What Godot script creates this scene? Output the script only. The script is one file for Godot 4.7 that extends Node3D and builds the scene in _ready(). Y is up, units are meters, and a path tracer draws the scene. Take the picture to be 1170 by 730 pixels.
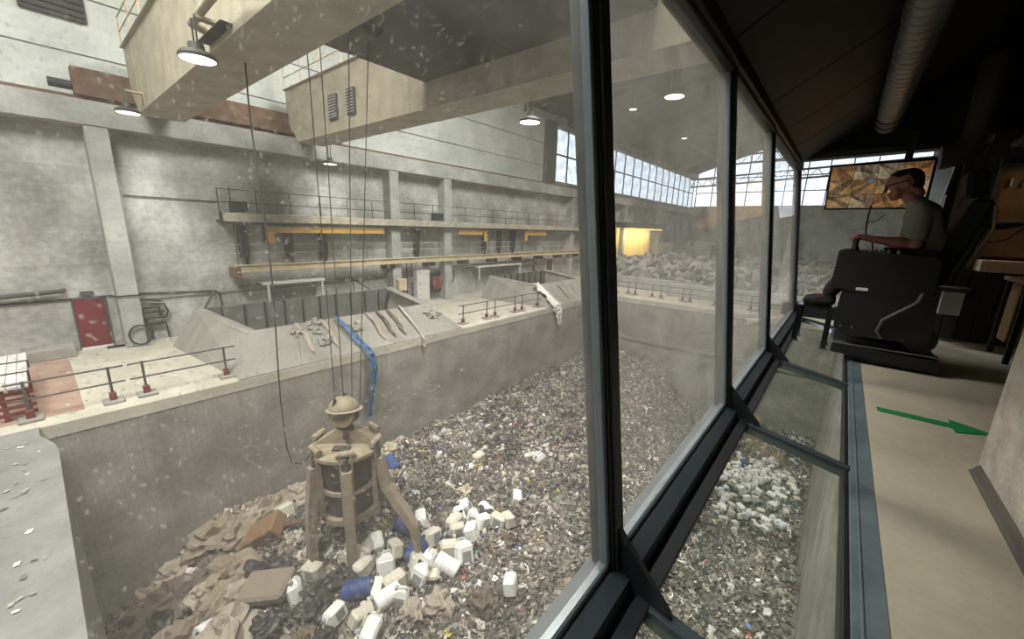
extends Node3D
# A waste bunker seen from the glazed crane cabin. x: away from the hall, y: up, -z: along the windows.
# World origin: cabin floor under the eye. Hall deck at y = DECK.

const DECK := -4.71
var M := {}
var taken := {}
var rng := RandomNumberGenerator.new()

# ---------------------------------------------------------------- mesh builder
class MB:
	var v := PackedVector3Array()
	var n := PackedVector3Array()
	var c := PackedColorArray()
	var u := PackedVector2Array()
	var use_uv := false
	var col := Color(1, 1, 1)
	func tri(a, b, d, na = null, nb = null, nd = null):
		# counter-clockwise seen from outside; stored clockwise for the engine
		var f = (b - a).cross(d - a)
		if f.length_squared() < 1e-18: return
		f = f.normalized()
		v.append(a); v.append(d); v.append(b)
		n.append(f if na == null else na); n.append(f if nd == null else nd); n.append(f if nb == null else nb)
		c.append(col); c.append(col); c.append(col)
		if use_uv:
			u.append(Vector2.ZERO); u.append(Vector2.ZERO); u.append(Vector2.ZERO)
	func quad(a, b, d, e):
		tri(a, b, d); tri(a, d, e)
	func quad_uv(a, b, d, e):
		use_uv = true
		quad(a, b, d, e)
		var k = u.size() - 6
		# order stored: a d b | a e d
		u[k] = Vector2(0, 1); u[k + 1] = Vector2(1, 0); u[k + 2] = Vector2(1, 1)
		u[k + 3] = Vector2(0, 1); u[k + 4] = Vector2(0, 0); u[k + 5] = Vector2(1, 0)
	func out_tri(a, b, d, mid):
		if (b - a).cross(d - a).dot((a + b + d) / 3.0 - mid) < 0: tri(a, d, b)
		else: tri(a, b, d)
	func out_quad(a, b, d, e, mid):
		out_tri(a, b, d, mid); out_tri(a, d, e, mid)
	func box(at, size, bas = Basis(), bev = 0.0):
		var h = size / 2.0
		bev = minf(bev, minf(h.x, minf(h.y, h.z)) * 0.49)
		if bev <= 0.0:
			var p = []
			for i in 8: p.append(at + bas * Vector3(h.x * (1 if i & 1 else -1), h.y * (1 if i & 2 else -1), h.z * (1 if i & 4 else -1)))
			for f in [[0, 1, 3, 2], [4, 5, 7, 6], [0, 1, 5, 4], [2, 3, 7, 6], [0, 2, 6, 4], [1, 3, 7, 5]]:
				out_quad(p[f[0]], p[f[1]], p[f[2]], p[f[3]], at)
			return
		var q = []
		for i in 8:
			var s = Vector3(1 if i & 1 else -1, 1 if i & 2 else -1, 1 if i & 4 else -1)
			var row = []
			for ax in 3:
				var w = h - Vector3(bev, bev, bev)
				w[ax] = h[ax]
				row.append(at + bas * (w * s))
			q.append(row)
		for ax in 3:
			var bit = 1 << ax
			var o1 = 1 << ((ax + 1) % 3)
			var o2 = 1 << ((ax + 2) % 3)
			for s in [0, bit]:
				out_quad(q[s][ax], q[s | o1][ax], q[s | o1 | o2][ax], q[s | o2][ax], at)
			for e in [0, o1, o2, o1 | o2]:
				var a1 = (ax + 1) % 3
				var a2 = (ax + 2) % 3
				out_quad(q[e][a1], q[e | bit][a1], q[e | bit][a2], q[e][a2], at)
		for i in 8: out_tri(q[i][0], q[i][1], q[i][2], at)
	func span(a, b, bev = 0.0):
		# axis-aligned box between two corners
		box((a + b) / 2.0, (b - a).abs(), Basis(), bev)
	func beam(a, b, w, h, up = Vector3.UP, bev = 0.0):
		var d = b - a
		var z = d.normalized()
		if absf(z.dot(up)) > 0.98: up = Vector3.RIGHT
		var x = up.cross(z).normalized()
		var y = z.cross(x)
		box((a + b) / 2.0, Vector3(w, h, d.length()), Basis(x, y, z), bev)
	func tube(pts, r, sides = 8, caps = true):
		# pts: positions; r: radius or array of radii
		var rings = []
		var prev = Vector3.ZERO
		for i in pts.size():
			var t
			if i == 0: t = pts[1] - pts[0]
			elif i == pts.size() - 1: t = pts[i] - pts[i - 1]
			else: t = (pts[i + 1] - pts[i]).normalized() + (pts[i] - pts[i - 1]).normalized()
			t = t.normalized()
			var x
			if prev == Vector3.ZERO:
				x = t.cross(Vector3.UP if absf(t.y) < 0.9 else Vector3.RIGHT).normalized()
			else:
				x = (prev - t * prev.dot(t)).normalized()
			prev = x
			var y = t.cross(x)
			var rr = r[i] if r is Array else r
			var ring = []
			for k in sides:
				var a = TAU * k / sides
				var dn = x * cos(a) + y * sin(a)
				ring.append([pts[i] + dn * rr, dn])
			rings.append(ring)
		for i in pts.size() - 1:
			for k in sides:
				var j = (k + 1) % sides
				var a = rings[i][k]; var b = rings[i][j]; var d = rings[i + 1][j]; var e = rings[i + 1][k]
				tri(a[0], b[0], d[0], a[1], b[1], d[1]); tri(a[0], d[0], e[0], a[1], d[1], e[1])
		if caps:
			for w in [0, pts.size() - 1]:
				for k in sides:
					var j = (k + 1) % sides
					if w == 0: tri(pts[w], rings[w][j][0], rings[w][k][0])
					else: tri(pts[w], rings[w][k][0], rings[w][j][0])
	func lathe(prof, segs, xf = Transform3D(), smooth = true):
		# prof: Vector2(radius, height) from bottom to top
		for i in prof.size() - 1:
			var p = prof[i]; var q = prof[i + 1]
			var dn = Vector2(q.y - p.y, -(q.x - p.x)).normalized()
			for k in segs:
				var a0 = TAU * k / segs; var a1 = TAU * (k + 1) / segs
				var d0 = Vector3(cos(a0), 0, -sin(a0)); var d1 = Vector3(cos(a1), 0, -sin(a1))
				var A = xf * (d0 * p.x + Vector3.UP * p.y); var B = xf * (d1 * p.x + Vector3.UP * p.y)
				var C2 = xf * (d1 * q.x + Vector3.UP * q.y); var D = xf * (d0 * q.x + Vector3.UP * q.y)
				var n0 = (xf.basis * (d0 * dn.x + Vector3.UP * dn.y)).normalized(); var n1 = (xf.basis * (d1 * dn.x + Vector3.UP * dn.y)).normalized()
				if smooth:
					if p.x > 1e-5: tri(A, B, C2, n0, n1, n1)
					if q.x > 1e-5: tri(A, C2, D, n0, n1, n0)
				else:
					if p.x > 1e-5: tri(A, B, C2)
					if q.x > 1e-5: tri(A, C2, D)
	func prism(poly, depth, xf = Transform3D()):
		# poly: PackedVector2Array in xy, extruded along +z by depth
		var ids = Geometry2D.triangulate_polygon(poly)
		var ccw = not Geometry2D.is_polygon_clockwise(poly)
		for i in range(0, ids.size(), 3):
			var a = poly[ids[i]]; var b = poly[ids[i + 1]]; var d = poly[ids[i + 2]]
			if (b - a).cross(d - a) < 0:
				var t = b; b = d; d = t
			tri(xf * Vector3(a.x, a.y, depth), xf * Vector3(b.x, b.y, depth), xf * Vector3(d.x, d.y, depth))
			tri(xf * Vector3(a.x, a.y, 0), xf * Vector3(d.x, d.y, 0), xf * Vector3(b.x, b.y, 0))
		for i in poly.size():
			var a = poly[i]; var b = poly[(i + 1) % poly.size()]
			if not ccw:
				var t = a; a = b; b = t
			quad(xf * Vector3(a.x, a.y, 0), xf * Vector3(b.x, b.y, 0), xf * Vector3(b.x, b.y, depth), xf * Vector3(a.x, a.y, depth))
	func hull(p, faces):
		var mid = Vector3.ZERO
		for q in p: mid += q
		mid /= p.size()
		for f in faces:
			if f.size() == 3: out_tri(p[f[0]], p[f[1]], p[f[2]], mid)
			else: out_quad(p[f[0]], p[f[1]], p[f[2]], p[f[3]], mid)
	func slab(p, down):
		# polygon p (4 points) given a thickness along the vector down
		var q = []
		for a in p: q.append(a + down)
		var all = p + q
		hull(all, [[0, 1, 2, 3], [4, 5, 6, 7], [0, 1, 5, 4], [1, 2, 6, 5], [2, 3, 7, 6], [3, 0, 4, 7]])
	func mesh(colored = false):
		var a = []
		a.resize(Mesh.ARRAY_MAX)
		a[Mesh.ARRAY_VERTEX] = v
		a[Mesh.ARRAY_NORMAL] = n
		if colored: a[Mesh.ARRAY_COLOR] = c
		if use_uv: a[Mesh.ARRAY_TEX_UV] = u
		var m = ArrayMesh.new()
		m.add_surface_from_arrays(Mesh.PRIMITIVE_TRIANGLES, a)
		return m

# ---------------------------------------------------------------- nodes
func numbered(called):
	if not taken.has(called):
		taken[called] = 0
		return called
	taken[called] += 1
	return "%s_%03d" % [called, taken[called]]

func part_name(parent, called):
	if not parent.has_node(NodePath(called)): return called
	var k = 1
	while parent.has_node(NodePath("%s_%03d" % [called, k])): k += 1
	return "%s_%03d" % [called, k]

func put(parent, called, mesh, mat):
	var o = MeshInstance3D.new()
	o.mesh = mesh
	o.material_override = mat
	o.cast_shadow = GeometryInstance3D.SHADOW_CASTING_SETTING_ON
	o.name = numbered(called) if parent == self else part_name(parent, called)
	parent.add_child(o, true)
	return o

func obj(called, mb, mat, parent = self, colored = false):
	return put(parent, called, mb.mesh(colored), mat)

func tag(o, label, category, group = ""):
	o.set_meta("label", label); o.set_meta("category", category)
	if group: o.set_meta("group", group)
	return o

func thing(called, label, category, at = Vector3.ZERO, group = "", bas = Basis()):
	var o = Node3D.new()
	o.name = numbered(called)
	add_child(o, true)
	o.transform = Transform3D(bas, at)
	return tag(o, label, category, group)

func dup(src, at, bas = Basis(), label = "", group = ""):
	var o = src.duplicate()
	o.name = numbered(src.name)
	add_child(o, true)
	o.transform = Transform3D(bas, at)
	if label: o.set_meta("label", label)
	if group: o.set_meta("group", group)
	return o

func setting(called, label, category, at = Vector3.ZERO):
	var o = thing(called, label, category, at)
	o.set_meta("kind", "structure")
	return o

func shell(called, mb, mat, label, category):
	var o = obj(called, mb, mat)
	tag(o, label, category)
	o.set_meta("kind", "structure")
	return o

# ---------------------------------------------------------------- materials
func mat(c, rough = 0.8, metal = 0.0, spec = 0.5):
	var m = StandardMaterial3D.new()
	m.albedo_color = c
	m.roughness = rough
	m.metallic = metal
	m.metallic_specular = spec
	return m

func noise_img(seed_, freq, oct, size, type = FastNoiseLite.TYPE_SIMPLEX_SMOOTH):
	var f = FastNoiseLite.new()
	f.seed = seed_; f.frequency = freq; f.fractal_octaves = oct
	f.noise_type = type
	return f.get_seamless_image(size, size)

# patchy surface: base colour varied by coarse and fine noise, speckles and horizontal board marks; metres = size of a tile
func surface(c_dark, c_light, seed_, metres, rough = 0.9, speck = 0.0, boards = 0, drips = 0.0, size = 256, c_spot = Color(0.2, 0.2, 0.19)):
	var coarse = noise_img(seed_, 2.5 / size, 4, size)
	var fine = noise_img(seed_ + 7, 26.0 / size, 3, size)
	var dots = noise_img(seed_ + 13, 60.0 / size, 2, size)
	var g = FastNoiseLite.new()
	g.seed = seed_ + 21; g.frequency = 1.0
	var rowv = []
	var colv = []
	for i in size:
		var k = absf(i - size / 2.0)
		rowv.append(g.get_noise_2d(k * 0.13, 3.0) * 0.6 + g.get_noise_2d(k * 0.9, 9.0) * 0.4)
		colv.append(g.get_noise_2d(k * 0.22, 40.0))
	var img = Image.create(size, size, false, Image.FORMAT_RGB8)
	var da = coarse.get_data(); var db = fine.get_data(); var dd = dots.get_data()
	var st = coarse.get_data().size() / (size * size)
	for y in size:
		var line = 0.0
		if boards > 0:
			var ph = fposmod(float(y) * boards / size, 1.0)
			line = 0.16 if ph < 0.025 else 0.0
		for x in size:
			var i = (y * size + x) * st
			var t = 0.52 * (da[i] / 255.0 - 0.5) * 1.7 + 0.42 * (db[i] / 255.0 - 0.5) + 0.5
			if boards > 0: t += rowv[y] * 0.16 - line
			if drips > 0.0: t += colv[x] * drips * (0.4 + da[i] / 255.0)
			var c = c_dark.lerp(c_light, clampf(t, 0.0, 1.0))
			if speck > 0.0 and dd[i] / 255.0 > 1.0 - speck: c = c.lerp(c_spot, 0.6)
			img.set_pixel(x, y, c)
	img.generate_mipmaps()
	var m = mat(Color(1, 1, 1), rough)
	m.albedo_texture = ImageTexture.create_from_image(img)
	m.uv1_triplanar = true
	m.uv1_world_triplanar = true
	m.uv1_scale = Vector3.ONE / metres
	return m

# dust and dried specks on a pane: alpha is the coverage, light falls through the film
func film(seed_, haze, specks, streaks, tint, size = 512, rep = 1.0, most = 0.29):
	var a = noise_img(seed_, 2.0 / size, 5, size)
	var b = noise_img(seed_ + 3, 120.0 / 512.0, 1, size)
	var d = noise_img(seed_ + 5, 14.0 / size, 3, size)
	var da = a.get_data(); var db = b.get_data(); var dd = d.get_data()
	var st = da.size() / (size * size)
	var img = Image.create(size, size, false, Image.FORMAT_RGBA8)
	var g = FastNoiseLite.new()
	g.seed = seed_ + 11; g.frequency = 1.0
	var col = []
	for x in size: col.append(g.get_noise_2d(absf(x - size / 2.0) * 0.06, 1.0) * 0.5 + g.get_noise_2d(absf(x - size / 2.0) * 0.5, 5.0) * 0.5)
	for y in size:
		for x in size:
			var i = (y * size + x) * st
			var al = haze * (0.6 + 0.8 * da[i] / 255.0) + streaks * maxf(0.0, col[x] * 0.8 + (dd[i] / 255.0 - 0.5)) * 0.6
			var s = db[i] / 255.0
			if s > 0.8 and dd[i] / 255.0 > 0.46: al += specks * clampf((s - 0.8) * 12.0, 0.0, 1.0)
			img.set_pixel(x, y, Color(tint.r, tint.g, tint.b, clampf(al / most, 0.0, 1.0)))
	var m = mat(Color(1, 1, 1, most), 1.0, 0.0, 0.0)
	m.albedo_texture = ImageTexture.create_from_image(img)
	m.transparency = BaseMaterial3D.TRANSPARENCY_ALPHA
	m.backlight_enabled = true
	m.backlight = Color(1, 1, 1)
	m.cull_mode = BaseMaterial3D.CULL_DISABLED
	m.uv1_scale = Vector3(rep, rep, 1)
	return m

func glass(tint, alpha):
	var m = mat(Color(tint.r, tint.g, tint.b, alpha), 0.02, 0.0, 0.3)
	m.transparency = BaseMaterial3D.TRANSPARENCY_ALPHA
	m.cull_mode = BaseMaterial3D.CULL_DISABLED
	return m

func glow(c, energy):
	var m = mat(c, 0.6)
	m.emission_enabled = true
	m.emission = c
	m.emission_energy_multiplier = energy
	return m

func area(at, toward, size, energy, c):
	var l = AreaLight3D.new()
	l.light_energy = energy
	l.light_color = c
	l.area_size = size
	l.area_normalize_energy = true
	l.area_range = 150.0
	l.shadow_enabled = true
	add_child(l)
	l.look_at_from_position(at, at + toward, Vector3.UP if absf(toward.normalized().y) < 0.9 else Vector3.FORWARD)
	return l

func spot(at, toward, energy, c, angle = 60.0, size = 0.15):
	var l = SpotLight3D.new()
	l.light_energy = energy
	l.light_color = c
	l.spot_angle = angle
	l.spot_angle_attenuation = 0.6
	l.spot_range = 90.0
	l.spot_attenuation = 2.0
	l.light_size = size
	l.shadow_enabled = true
	add_child(l)
	l.look_at_from_position(at, at + toward, Vector3.UP if absf(toward.normalized().y) < 0.9 else Vector3.FORWARD)
	return l

func make_materials():
	M.frame = mat(Color(0.1, 0.115, 0.125), 0.45, 0.2)
	M.frame_top = mat(Color(0.17, 0.2, 0.22), 0.5, 0.2)
	M.baseboard = mat(Color(0.3, 0.285, 0.26), 0.6)
	M.bead = mat(Color(0.4, 0.43, 0.45), 0.4, 0.5)
	M.black = mat(Color(0.03, 0.03, 0.033), 0.55)
	M.black_gloss = mat(Color(0.025, 0.025, 0.028), 0.22)
	M.black_cloth = mat(Color(0.028, 0.028, 0.03), 0.95)
	M.pane = glass(Color(0.75, 0.8, 0.78), 0.01)
	M.floor_pane = glass(Color(0.45, 0.56, 0.5), 0.05)
	M.ceiling = mat(Color(0.075, 0.073, 0.072), 0.6, 0.0, 0.4)
	M.steel_strip = surface(Color(0.27, 0.31, 0.33), Color(0.36, 0.4, 0.42), 5, 0.6, 0.5, 0.03)
	M.cabin_floor = surface(Color(0.55, 0.53, 0.47), Color(0.62, 0.6, 0.535), 11, 1.4, 0.62, 0.02, 0, 0.0, 320, Color(0.42, 0.39, 0.33))
	M.pier = surface(Color(0.55, 0.53, 0.5), Color(0.75, 0.73, 0.69), 19, 0.7, 0.9, 0.12, 0, 0.0, 320, Color(0.3, 0.29, 0.27))
	M.dark_wall = mat(Color(0.05, 0.048, 0.046), 0.85)
	M.slat = surface(Color(0.2, 0.185, 0.17), Color(0.3, 0.28, 0.26), 23, 0.8, 0.7, 0.0, 0, 0.5, 256)
	M.wood = surface(Color(0.4, 0.32, 0.22), Color(0.5, 0.41, 0.29), 29, 0.9, 0.6, 0.0, 0, 0.3, 256)
	M.galv = surface(Color(0.3, 0.3, 0.285), Color(0.42, 0.42, 0.4), 31, 0.5, 0.42)
	M.galv.metallic = 0.4
	M.paper = mat(Color(0.8, 0.8, 0.8), 0.8)
	M.green = mat(Color(0.05, 0.42, 0.21), 0.6)
	# hall
	M.wall = surface(Color(0.48, 0.475, 0.45), Color(0.77, 0.765, 0.735), 41, 9.0, 0.95, 0.03, 9, 0.1, 512, Color(0.4, 0.39, 0.36))
	M.upper = surface(Color(0.68, 0.69, 0.655), Color(0.8, 0.81, 0.775), 43, 8.0, 0.9, 0.0, 2, 0.15)
	M.band = surface(Color(0.53, 0.53, 0.51), Color(0.68, 0.68, 0.655), 47, 6.0, 0.95, 0.03, 3, 0.2)
	M.deck = surface(Color(0.65, 0.63, 0.57), Color(0.76, 0.74, 0.68), 53, 5.0, 0.95, 0.04, 0, 0.0, 512, Color(0.5, 0.46, 0.39))
	M.deck_grey = surface(Color(0.43, 0.425, 0.415), Color(0.54, 0.53, 0.515), 57, 4.0, 0.95, 0.05, 0, 0.0, 512, Color(0.48, 0.45, 0.41))
	M.pit = surface(Color(0.45, 0.435, 0.4), Color(0.64, 0.62, 0.58), 59, 6.0, 0.97, 0.07, 0, 0.3, 512, Color(0.64, 0.62, 0.56))
	M.hopper = surface(Color(0.5, 0.485, 0.45), Color(0.62, 0.605, 0.565), 61, 4.0, 0.95, 0.05, 0, 0.12, 320, Color(0.42, 0.4, 0.36))
	M.hopper_steel = surface(Color(0.33, 0.33, 0.32), Color(0.42, 0.42, 0.41), 67, 2.5, 0.6, 0.0, 0, 0.2, 256)
	M.roof = surface(Color(0.3, 0.3, 0.29), Color(0.38, 0.38, 0.37), 71, 6.0, 0.9)
	M.girder = surface(Color(0.58, 0.55, 0.47), Color(0.7, 0.67, 0.59), 73, 3.0, 0.7, 0.05, 0, 0.2, 512, Color(0.36, 0.3, 0.22))
	M.girder_shade = surface(Color(0.17, 0.16, 0.155), Color(0.25, 0.235, 0.225), 79, 3.0, 0.85, 0.04)  # darker copy of the girder steel: underside shade put into the trolley's colour
	M.rust = surface(Color(0.33, 0.24, 0.18), Color(0.47, 0.37, 0.29), 83, 1.2, 0.9, 0.06, 0, 0.3, 256)
	M.grey_steel = mat(Color(0.3, 0.3, 0.29), 0.6, 0.2)
	M.dark_steel = mat(Color(0.14, 0.14, 0.14), 0.6, 0.2)
	M.cream = surface(Color(0.68, 0.6, 0.48), Color(0.8, 0.74, 0.62), 89, 2.0, 0.7, 0.06, 0, 0.2, 256, Color(0.5, 0.36, 0.22))
	M.pale_beam = surface(Color(0.58, 0.56, 0.49), Color(0.74, 0.71, 0.62), 97, 2.0, 0.7, 0.06, 0, 0.2, 256, Color(0.42, 0.36, 0.28))
	M.yellow = mat(Color(0.7, 0.55, 0.28), 0.6)
	M.red_door = mat(Color(0.4, 0.1, 0.12), 0.6)
	M.red = mat(Color(0.42, 0.16, 0.14), 0.7)
	M.red_paint = surface(Color(0.56, 0.42, 0.37), Color(0.66, 0.58, 0.52), 101, 2.5, 0.9, 0.04, 0, 0.0, 256)
	M.gate = mat(Color(0.84, 0.76, 0.52), 0.7)
	M.conveyor = mat(Color(0.42, 0.37, 0.33), 0.7)
	M.elbow = mat(Color(0.2, 0.19, 0.16), 0.6)
	M.air = mat(Color(0.1, 0.075, 0.06), 0.7)
	M.white = mat(Color(0.78, 0.77, 0.74), 0.6)
	M.lamp_body = mat(Color(0.26, 0.25, 0.23), 0.6, 0.3)
	M.lamp_glow = glow(Color(1.0, 0.98, 0.93), 3.0)
	M.rope = mat(Color(0.13, 0.125, 0.12), 0.8)
	M.grab = surface(Color(0.48, 0.43, 0.36), Color(0.66, 0.61, 0.53), 103, 1.2, 0.9, 0.08, 0, 0.2, 512, Color(0.27, 0.2, 0.14))
	M.grab_dark = surface(Color(0.2, 0.18, 0.16), Color(0.34, 0.31, 0.27), 107, 0.9, 0.85, 0.05, 0, 0.2, 256)

# ---------------------------------------------------------------- the scene
func _ready():
	rng.seed = 20240511
	make_materials()
	camera_and_light()
	build_hall()
	build_cabin()
	build_crane()
	build_wall_fittings()
	build_waste()
	build_far_end()
	build_chair()
	build_person()
	build_cabin_things()

func camera_and_light():
	var cam = Camera3D.new()
	cam.name = "camera"
	add_child(cam)
	cam.fov = 78.09
	cam.near = 0.02
	cam.far = 400.0
	cam.transform = Transform3D(Basis(Vector3(0.76840357, 0.02981312, -0.63927078), Vector3(-0.16725184, 0.97355271, -0.15563399), Vector3(0.61772387, 0.22650892, 0.75306768)), Vector3(0, 1.1, 0))
	cam.current = true
	var env = Environment.new()
	env.tonemap_mode = Environment.TONE_MAPPER_LINEAR
	env.tonemap_exposure = 1.0
	env.background_mode = Environment.BG_SKY
	env.sdfgi_enabled = true
	env.ssao_enabled = true
	env.ssil_enabled = true
	var sky = Sky.new()
	var sm = ProceduralSkyMaterial.new()
	sm.sky_top_color = Color(0.8, 0.86, 0.93)
	sm.sky_horizon_color = Color(0.93, 0.96, 1.0)
	sm.ground_bottom_color = Color(0.4, 0.4, 0.4)
	sm.ground_horizon_color = Color(0.7, 0.72, 0.74)
	sm.sky_energy_multiplier = 1.5
	sm.ground_energy_multiplier = 1.0
	sky.sky_material = sm
	env.sky = sky
	var we = WorldEnvironment.new()
	we.environment = env
	add_child(we)
	# daylight under the two roof lights of the hall (their glazing is built with the roof)
	for zz in [4.0, -15.0]:
		area(Vector3(-8.5, 16.1, zz), Vector3.DOWN, Vector2(11.0, 7.0), 980.0, Color(0.98, 0.985, 0.965))

# ================================================================ hall shell
func build_hall():
	var b
	# far long wall: recessed concrete face, columns, crane band, pale upper wall, clerestory
	var w = setting("wall_far", "long board-marked concrete wall with columns, opposite the cabin windows", "wall")
	b = MB.new()
	b.span(Vector3(-25.9, DECK - 0.4, 14), Vector3(-25, 4.8, -88))
	obj("lower_face", b, M.wall, w)
	for z in [11.5, -2.45, -16.45, -21.25, -40.0, -54.0, -68.0]:
		b = MB.new()
		b.box(Vector3(-24.6, (4.8 + DECK) / 2, z), Vector3(0.85, 4.8 - DECK, 0.72), Basis(), 0.03)
		obj("column", b, M.band, w)
	b = MB.new()
	b.span(Vector3(-25.9, 4.6, 14), Vector3(-24.12, 5.55, -88), 0.03)
	obj("crane_band", b, M.band, w)
	b = MB.new()
	b.span(Vector3(-26.1, 5.5, 14), Vector3(-25.35, 12.6, -37))
	obj("upper_face", b, M.upper, w)
	for y in [7.45, 9.6]:
		b = MB.new()
		b.span(Vector3(-25.36, y, 14), Vector3(-25.33, y + 0.05, -37))
		obj("panel_joint", b, M.grey_steel, w)
	b = MB.new()
	b.span(Vector3(-25.34, 8.65, -1.1), Vector3(-25.2, 11.5, -2.9), 0.02)
	obj("vent_plate", b, M.dark_steel, w)
	for k in 12:
		b = MB.new()
		b.box(Vector3(-25.18, 8.8 + 0.23 * k, -2.0), Vector3(0.08, 0.03, 1.7), Basis(Vector3(0, 0, 1), 0.6))
		obj("vent_slat", b, M.dark_steel, w)
	b = MB.new()
	b.span(Vector3(-26.1, 5.5, -37), Vector3(-25.0, 6.15, -88))
	b.span(Vector3(-26.1, 11.7, -37), Vector3(-25.0, 12.6, -88))
	obj("clerestory_sill", b, M.band, w)
	b = MB.new()
	b.span(Vector3(-25.5, 5.6, -35.2), Vector3(-25.0, 11.9, -37.1), 0.02)
	obj("corner_panel", b, M.grey_steel, w)
	var cl = setting("window_9", "long clerestory of dirty frosted panes high on the far wall", "window", Vector3(-25.5, 6.15, -37))
	var pm = PlaneMeshX(2.78, 2.6)
	var fm = film(301, 0.55, 0.35, 0.6, Color(0.8, 0.87, 0.88), 256, 1.0, 1.0)
	for r in 2:
		for k in 17:
			var o = put(cl, "pane", pm, fm)
			o.position = Vector3(0, 0.15 + r * 2.85 + 1.3, -1.5 - k * 3.0)
	for r in 3:
		b = MB.new()
		b.span(Vector3(-0.08, r * 2.82 - 0.06, 0), Vector3(0.08, r * 2.82 + 0.1, -51))
		obj("glazing_rail", b, M.grey_steel, cl)
	for k in 18:
		b = MB.new()
		b.span(Vector3(-0.07, 0, -k * 3.0 - 0.06), Vector3(0.07, 5.6, -k * 3.0 + 0.06))
		obj("glazing_bar", b, M.grey_steel, cl)

	# end wall with the big glazed gable
	w = setting("wall_end", "concrete gable wall at the far end of the hall below the glazing", "wall")
	b = MB.new()
	b.span(Vector3(-26, DECK - 0.4, -88), Vector3(9, 6.4, -88.7))
	obj("lower_face", b, M.wall, w)
	var gw = setting("window_10", "huge gridded gable glazing with bright daylight at the hall end", "window", Vector3(-25, 6.4, -88.3))
	var gp = film(307, 0.16, 0.25, 0.5, Color(0.86, 0.92, 0.97), 256)
	for i in 11:
		for j in 4:
			var q = MB.new()
			q.quad_uv(Vector3(i * 3.0 + 0.06, j * 2.6 + 0.06, 0), Vector3(i * 3.0 + 2.94, j * 2.6 + 0.06, 0), Vector3(i * 3.0 + 2.94, j * 2.6 + 2.54, 0), Vector3(i * 3.0 + 0.06, j * 2.6 + 2.54, 0))
			obj("pane", q, gp, gw)
	for i in 12:
		b = MB.new()
		b.box(Vector3(i * 3.0, 5.2, 0), Vector3(0.16, 10.6, 0.2))
		obj("glazing_bar", b, M.dark_steel, gw)
	for j in 5:
		b = MB.new()
		b.box(Vector3(16.5, j * 2.6, 0), Vector3(33, 0.16, 0.2))
		obj("glazing_rail", b, M.dark_steel, gw)
	# two shallow trusses crossing in front of the gable glazing
	for j in 2:
		b = MB.new()
		var y0 = 10.3 + j * 3.4
		b.beam(Vector3(-25, y0 - 0.5, -84), Vector3(8, y0 + 1.0, -84), 0.22, 0.3)
		b.beam(Vector3(-25, y0 + 0.9, -84), Vector3(8, y0 + 2.4, -84), 0.22, 0.3)
		for k in 16:
			var x0 = -25 + k * 2.06
			var e = y0 + (x0 + 25) / 33.0 * 1.5
			b.beam(Vector3(x0, e - 0.5, -84), Vector3(x0 + 1.03, e + 0.95, -84), 0.1, 0.1)
			b.beam(Vector3(x0 + 1.03, e + 0.95, -84), Vector3(x0 + 2.06, e - 0.45, -84), 0.1, 0.1)
		var tr = obj("roof_truss", b, M.grey_steel)
		tag(tr, ["lower steel lattice truss crossing before the gable glazing", "upper steel lattice truss crossing before the gable glazing"][j], "truss")

	# wall behind, right wall, roof
	b = MB.new()
	b.span(Vector3(-26, -14.5, 14), Vector3(9, 17, 14.7))
	shell("wall_near_end", b, M.band, "concrete gable wall behind the viewpoint", "wall")
	b = MB.new()
	b.span(Vector3(8, -14.5, 14), Vector3(8.7, 17, -88))
	shell("wall_right", b, M.band, "long concrete hall wall on the cabin side", "wall")
	w = setting("ceiling_hall", "dark pitched hall roof on cross beams, above the cranes", "ceiling")
	b = MB.new()
	b.slab([Vector3(-26.2, 12.4, 14.5), Vector3(-26.2, 12.4, -88.7), Vector3(-14.0, 16.5, -88.7), Vector3(-14.0, 16.5, 14.5)], Vector3(0, 0.4, 0))
	obj("roof_slope", b, M.roof, w)
	b = MB.new()
	# flat part with two openings for the roof lights
	b.span(Vector3(-14.05, 16.5, 14.5), Vector3(8.7, 16.9, 8.0))
	b.span(Vector3(-14.05, 16.5, 8.0), Vector3(-14.0, 16.9, -19.0))
	b.span(Vector3(-2.0, 16.5, 8.0), Vector3(8.7, 16.9, -19.0))
	b.span(Vector3(-14.0, 16.5, 0.0), Vector3(-2.0, 16.9, -11.0))
	b.span(Vector3(-14.05, 16.5, -19.0), Vector3(8.7, 16.9, -88.7))
	obj("roof_flat", b, M.roof, w)
	for k in 14:
		var z = 10.0 - k * 7.0
		b = MB.new()
		b.beam(Vector3(-25.6, 12.15, z), Vector3(-14.0, 16.05, z), 0.45, 0.8)
		b.beam(Vector3(-14.2, 16.05, z), Vector3(8, 16.05, z), 0.45, 0.8)
		obj("roof_beam", b, M.roof, w)
	var lit = glow(Color(0.97, 0.99, 1.0), 1.6)
	var sk = setting("window_11", "roof lights over the waste pit", "window", Vector3(-14, 16.6, 8))
	for k in 2:
		for i in 4:
			b = MB.new()
			b.span(Vector3(i * 3.0 + 0.05, 0, -k * 19.0 - 0.05), Vector3(i * 3.0 + 2.95, 0.06, -k * 19.0 - 7.95))
			obj("pane", b, lit, sk)

	# decks around the pit
	b = MB.new()
	b.span(Vector3(-25.5, DECK - 0.5, 14), Vector3(-16.5, DECK, -34), 0.06)
	shell("floor_deck_far", b, M.deck, "dusty pale concrete deck between the pit and the far wall", "floor")
	b = MB.new()
	var poly = PackedVector2Array([Vector2(-16.48, 14), Vector2(-16.48, 0.15)])
	for k in 9:
		var a = PI / 2 * k / 8.0
		poly.append(Vector2(-15.9 + 1.3 * sin(a), 0.35 + 1.2 - 1.2 * cos(a)) + Vector2(0, -0.9 + 0.9 * sin(a)))
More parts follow.
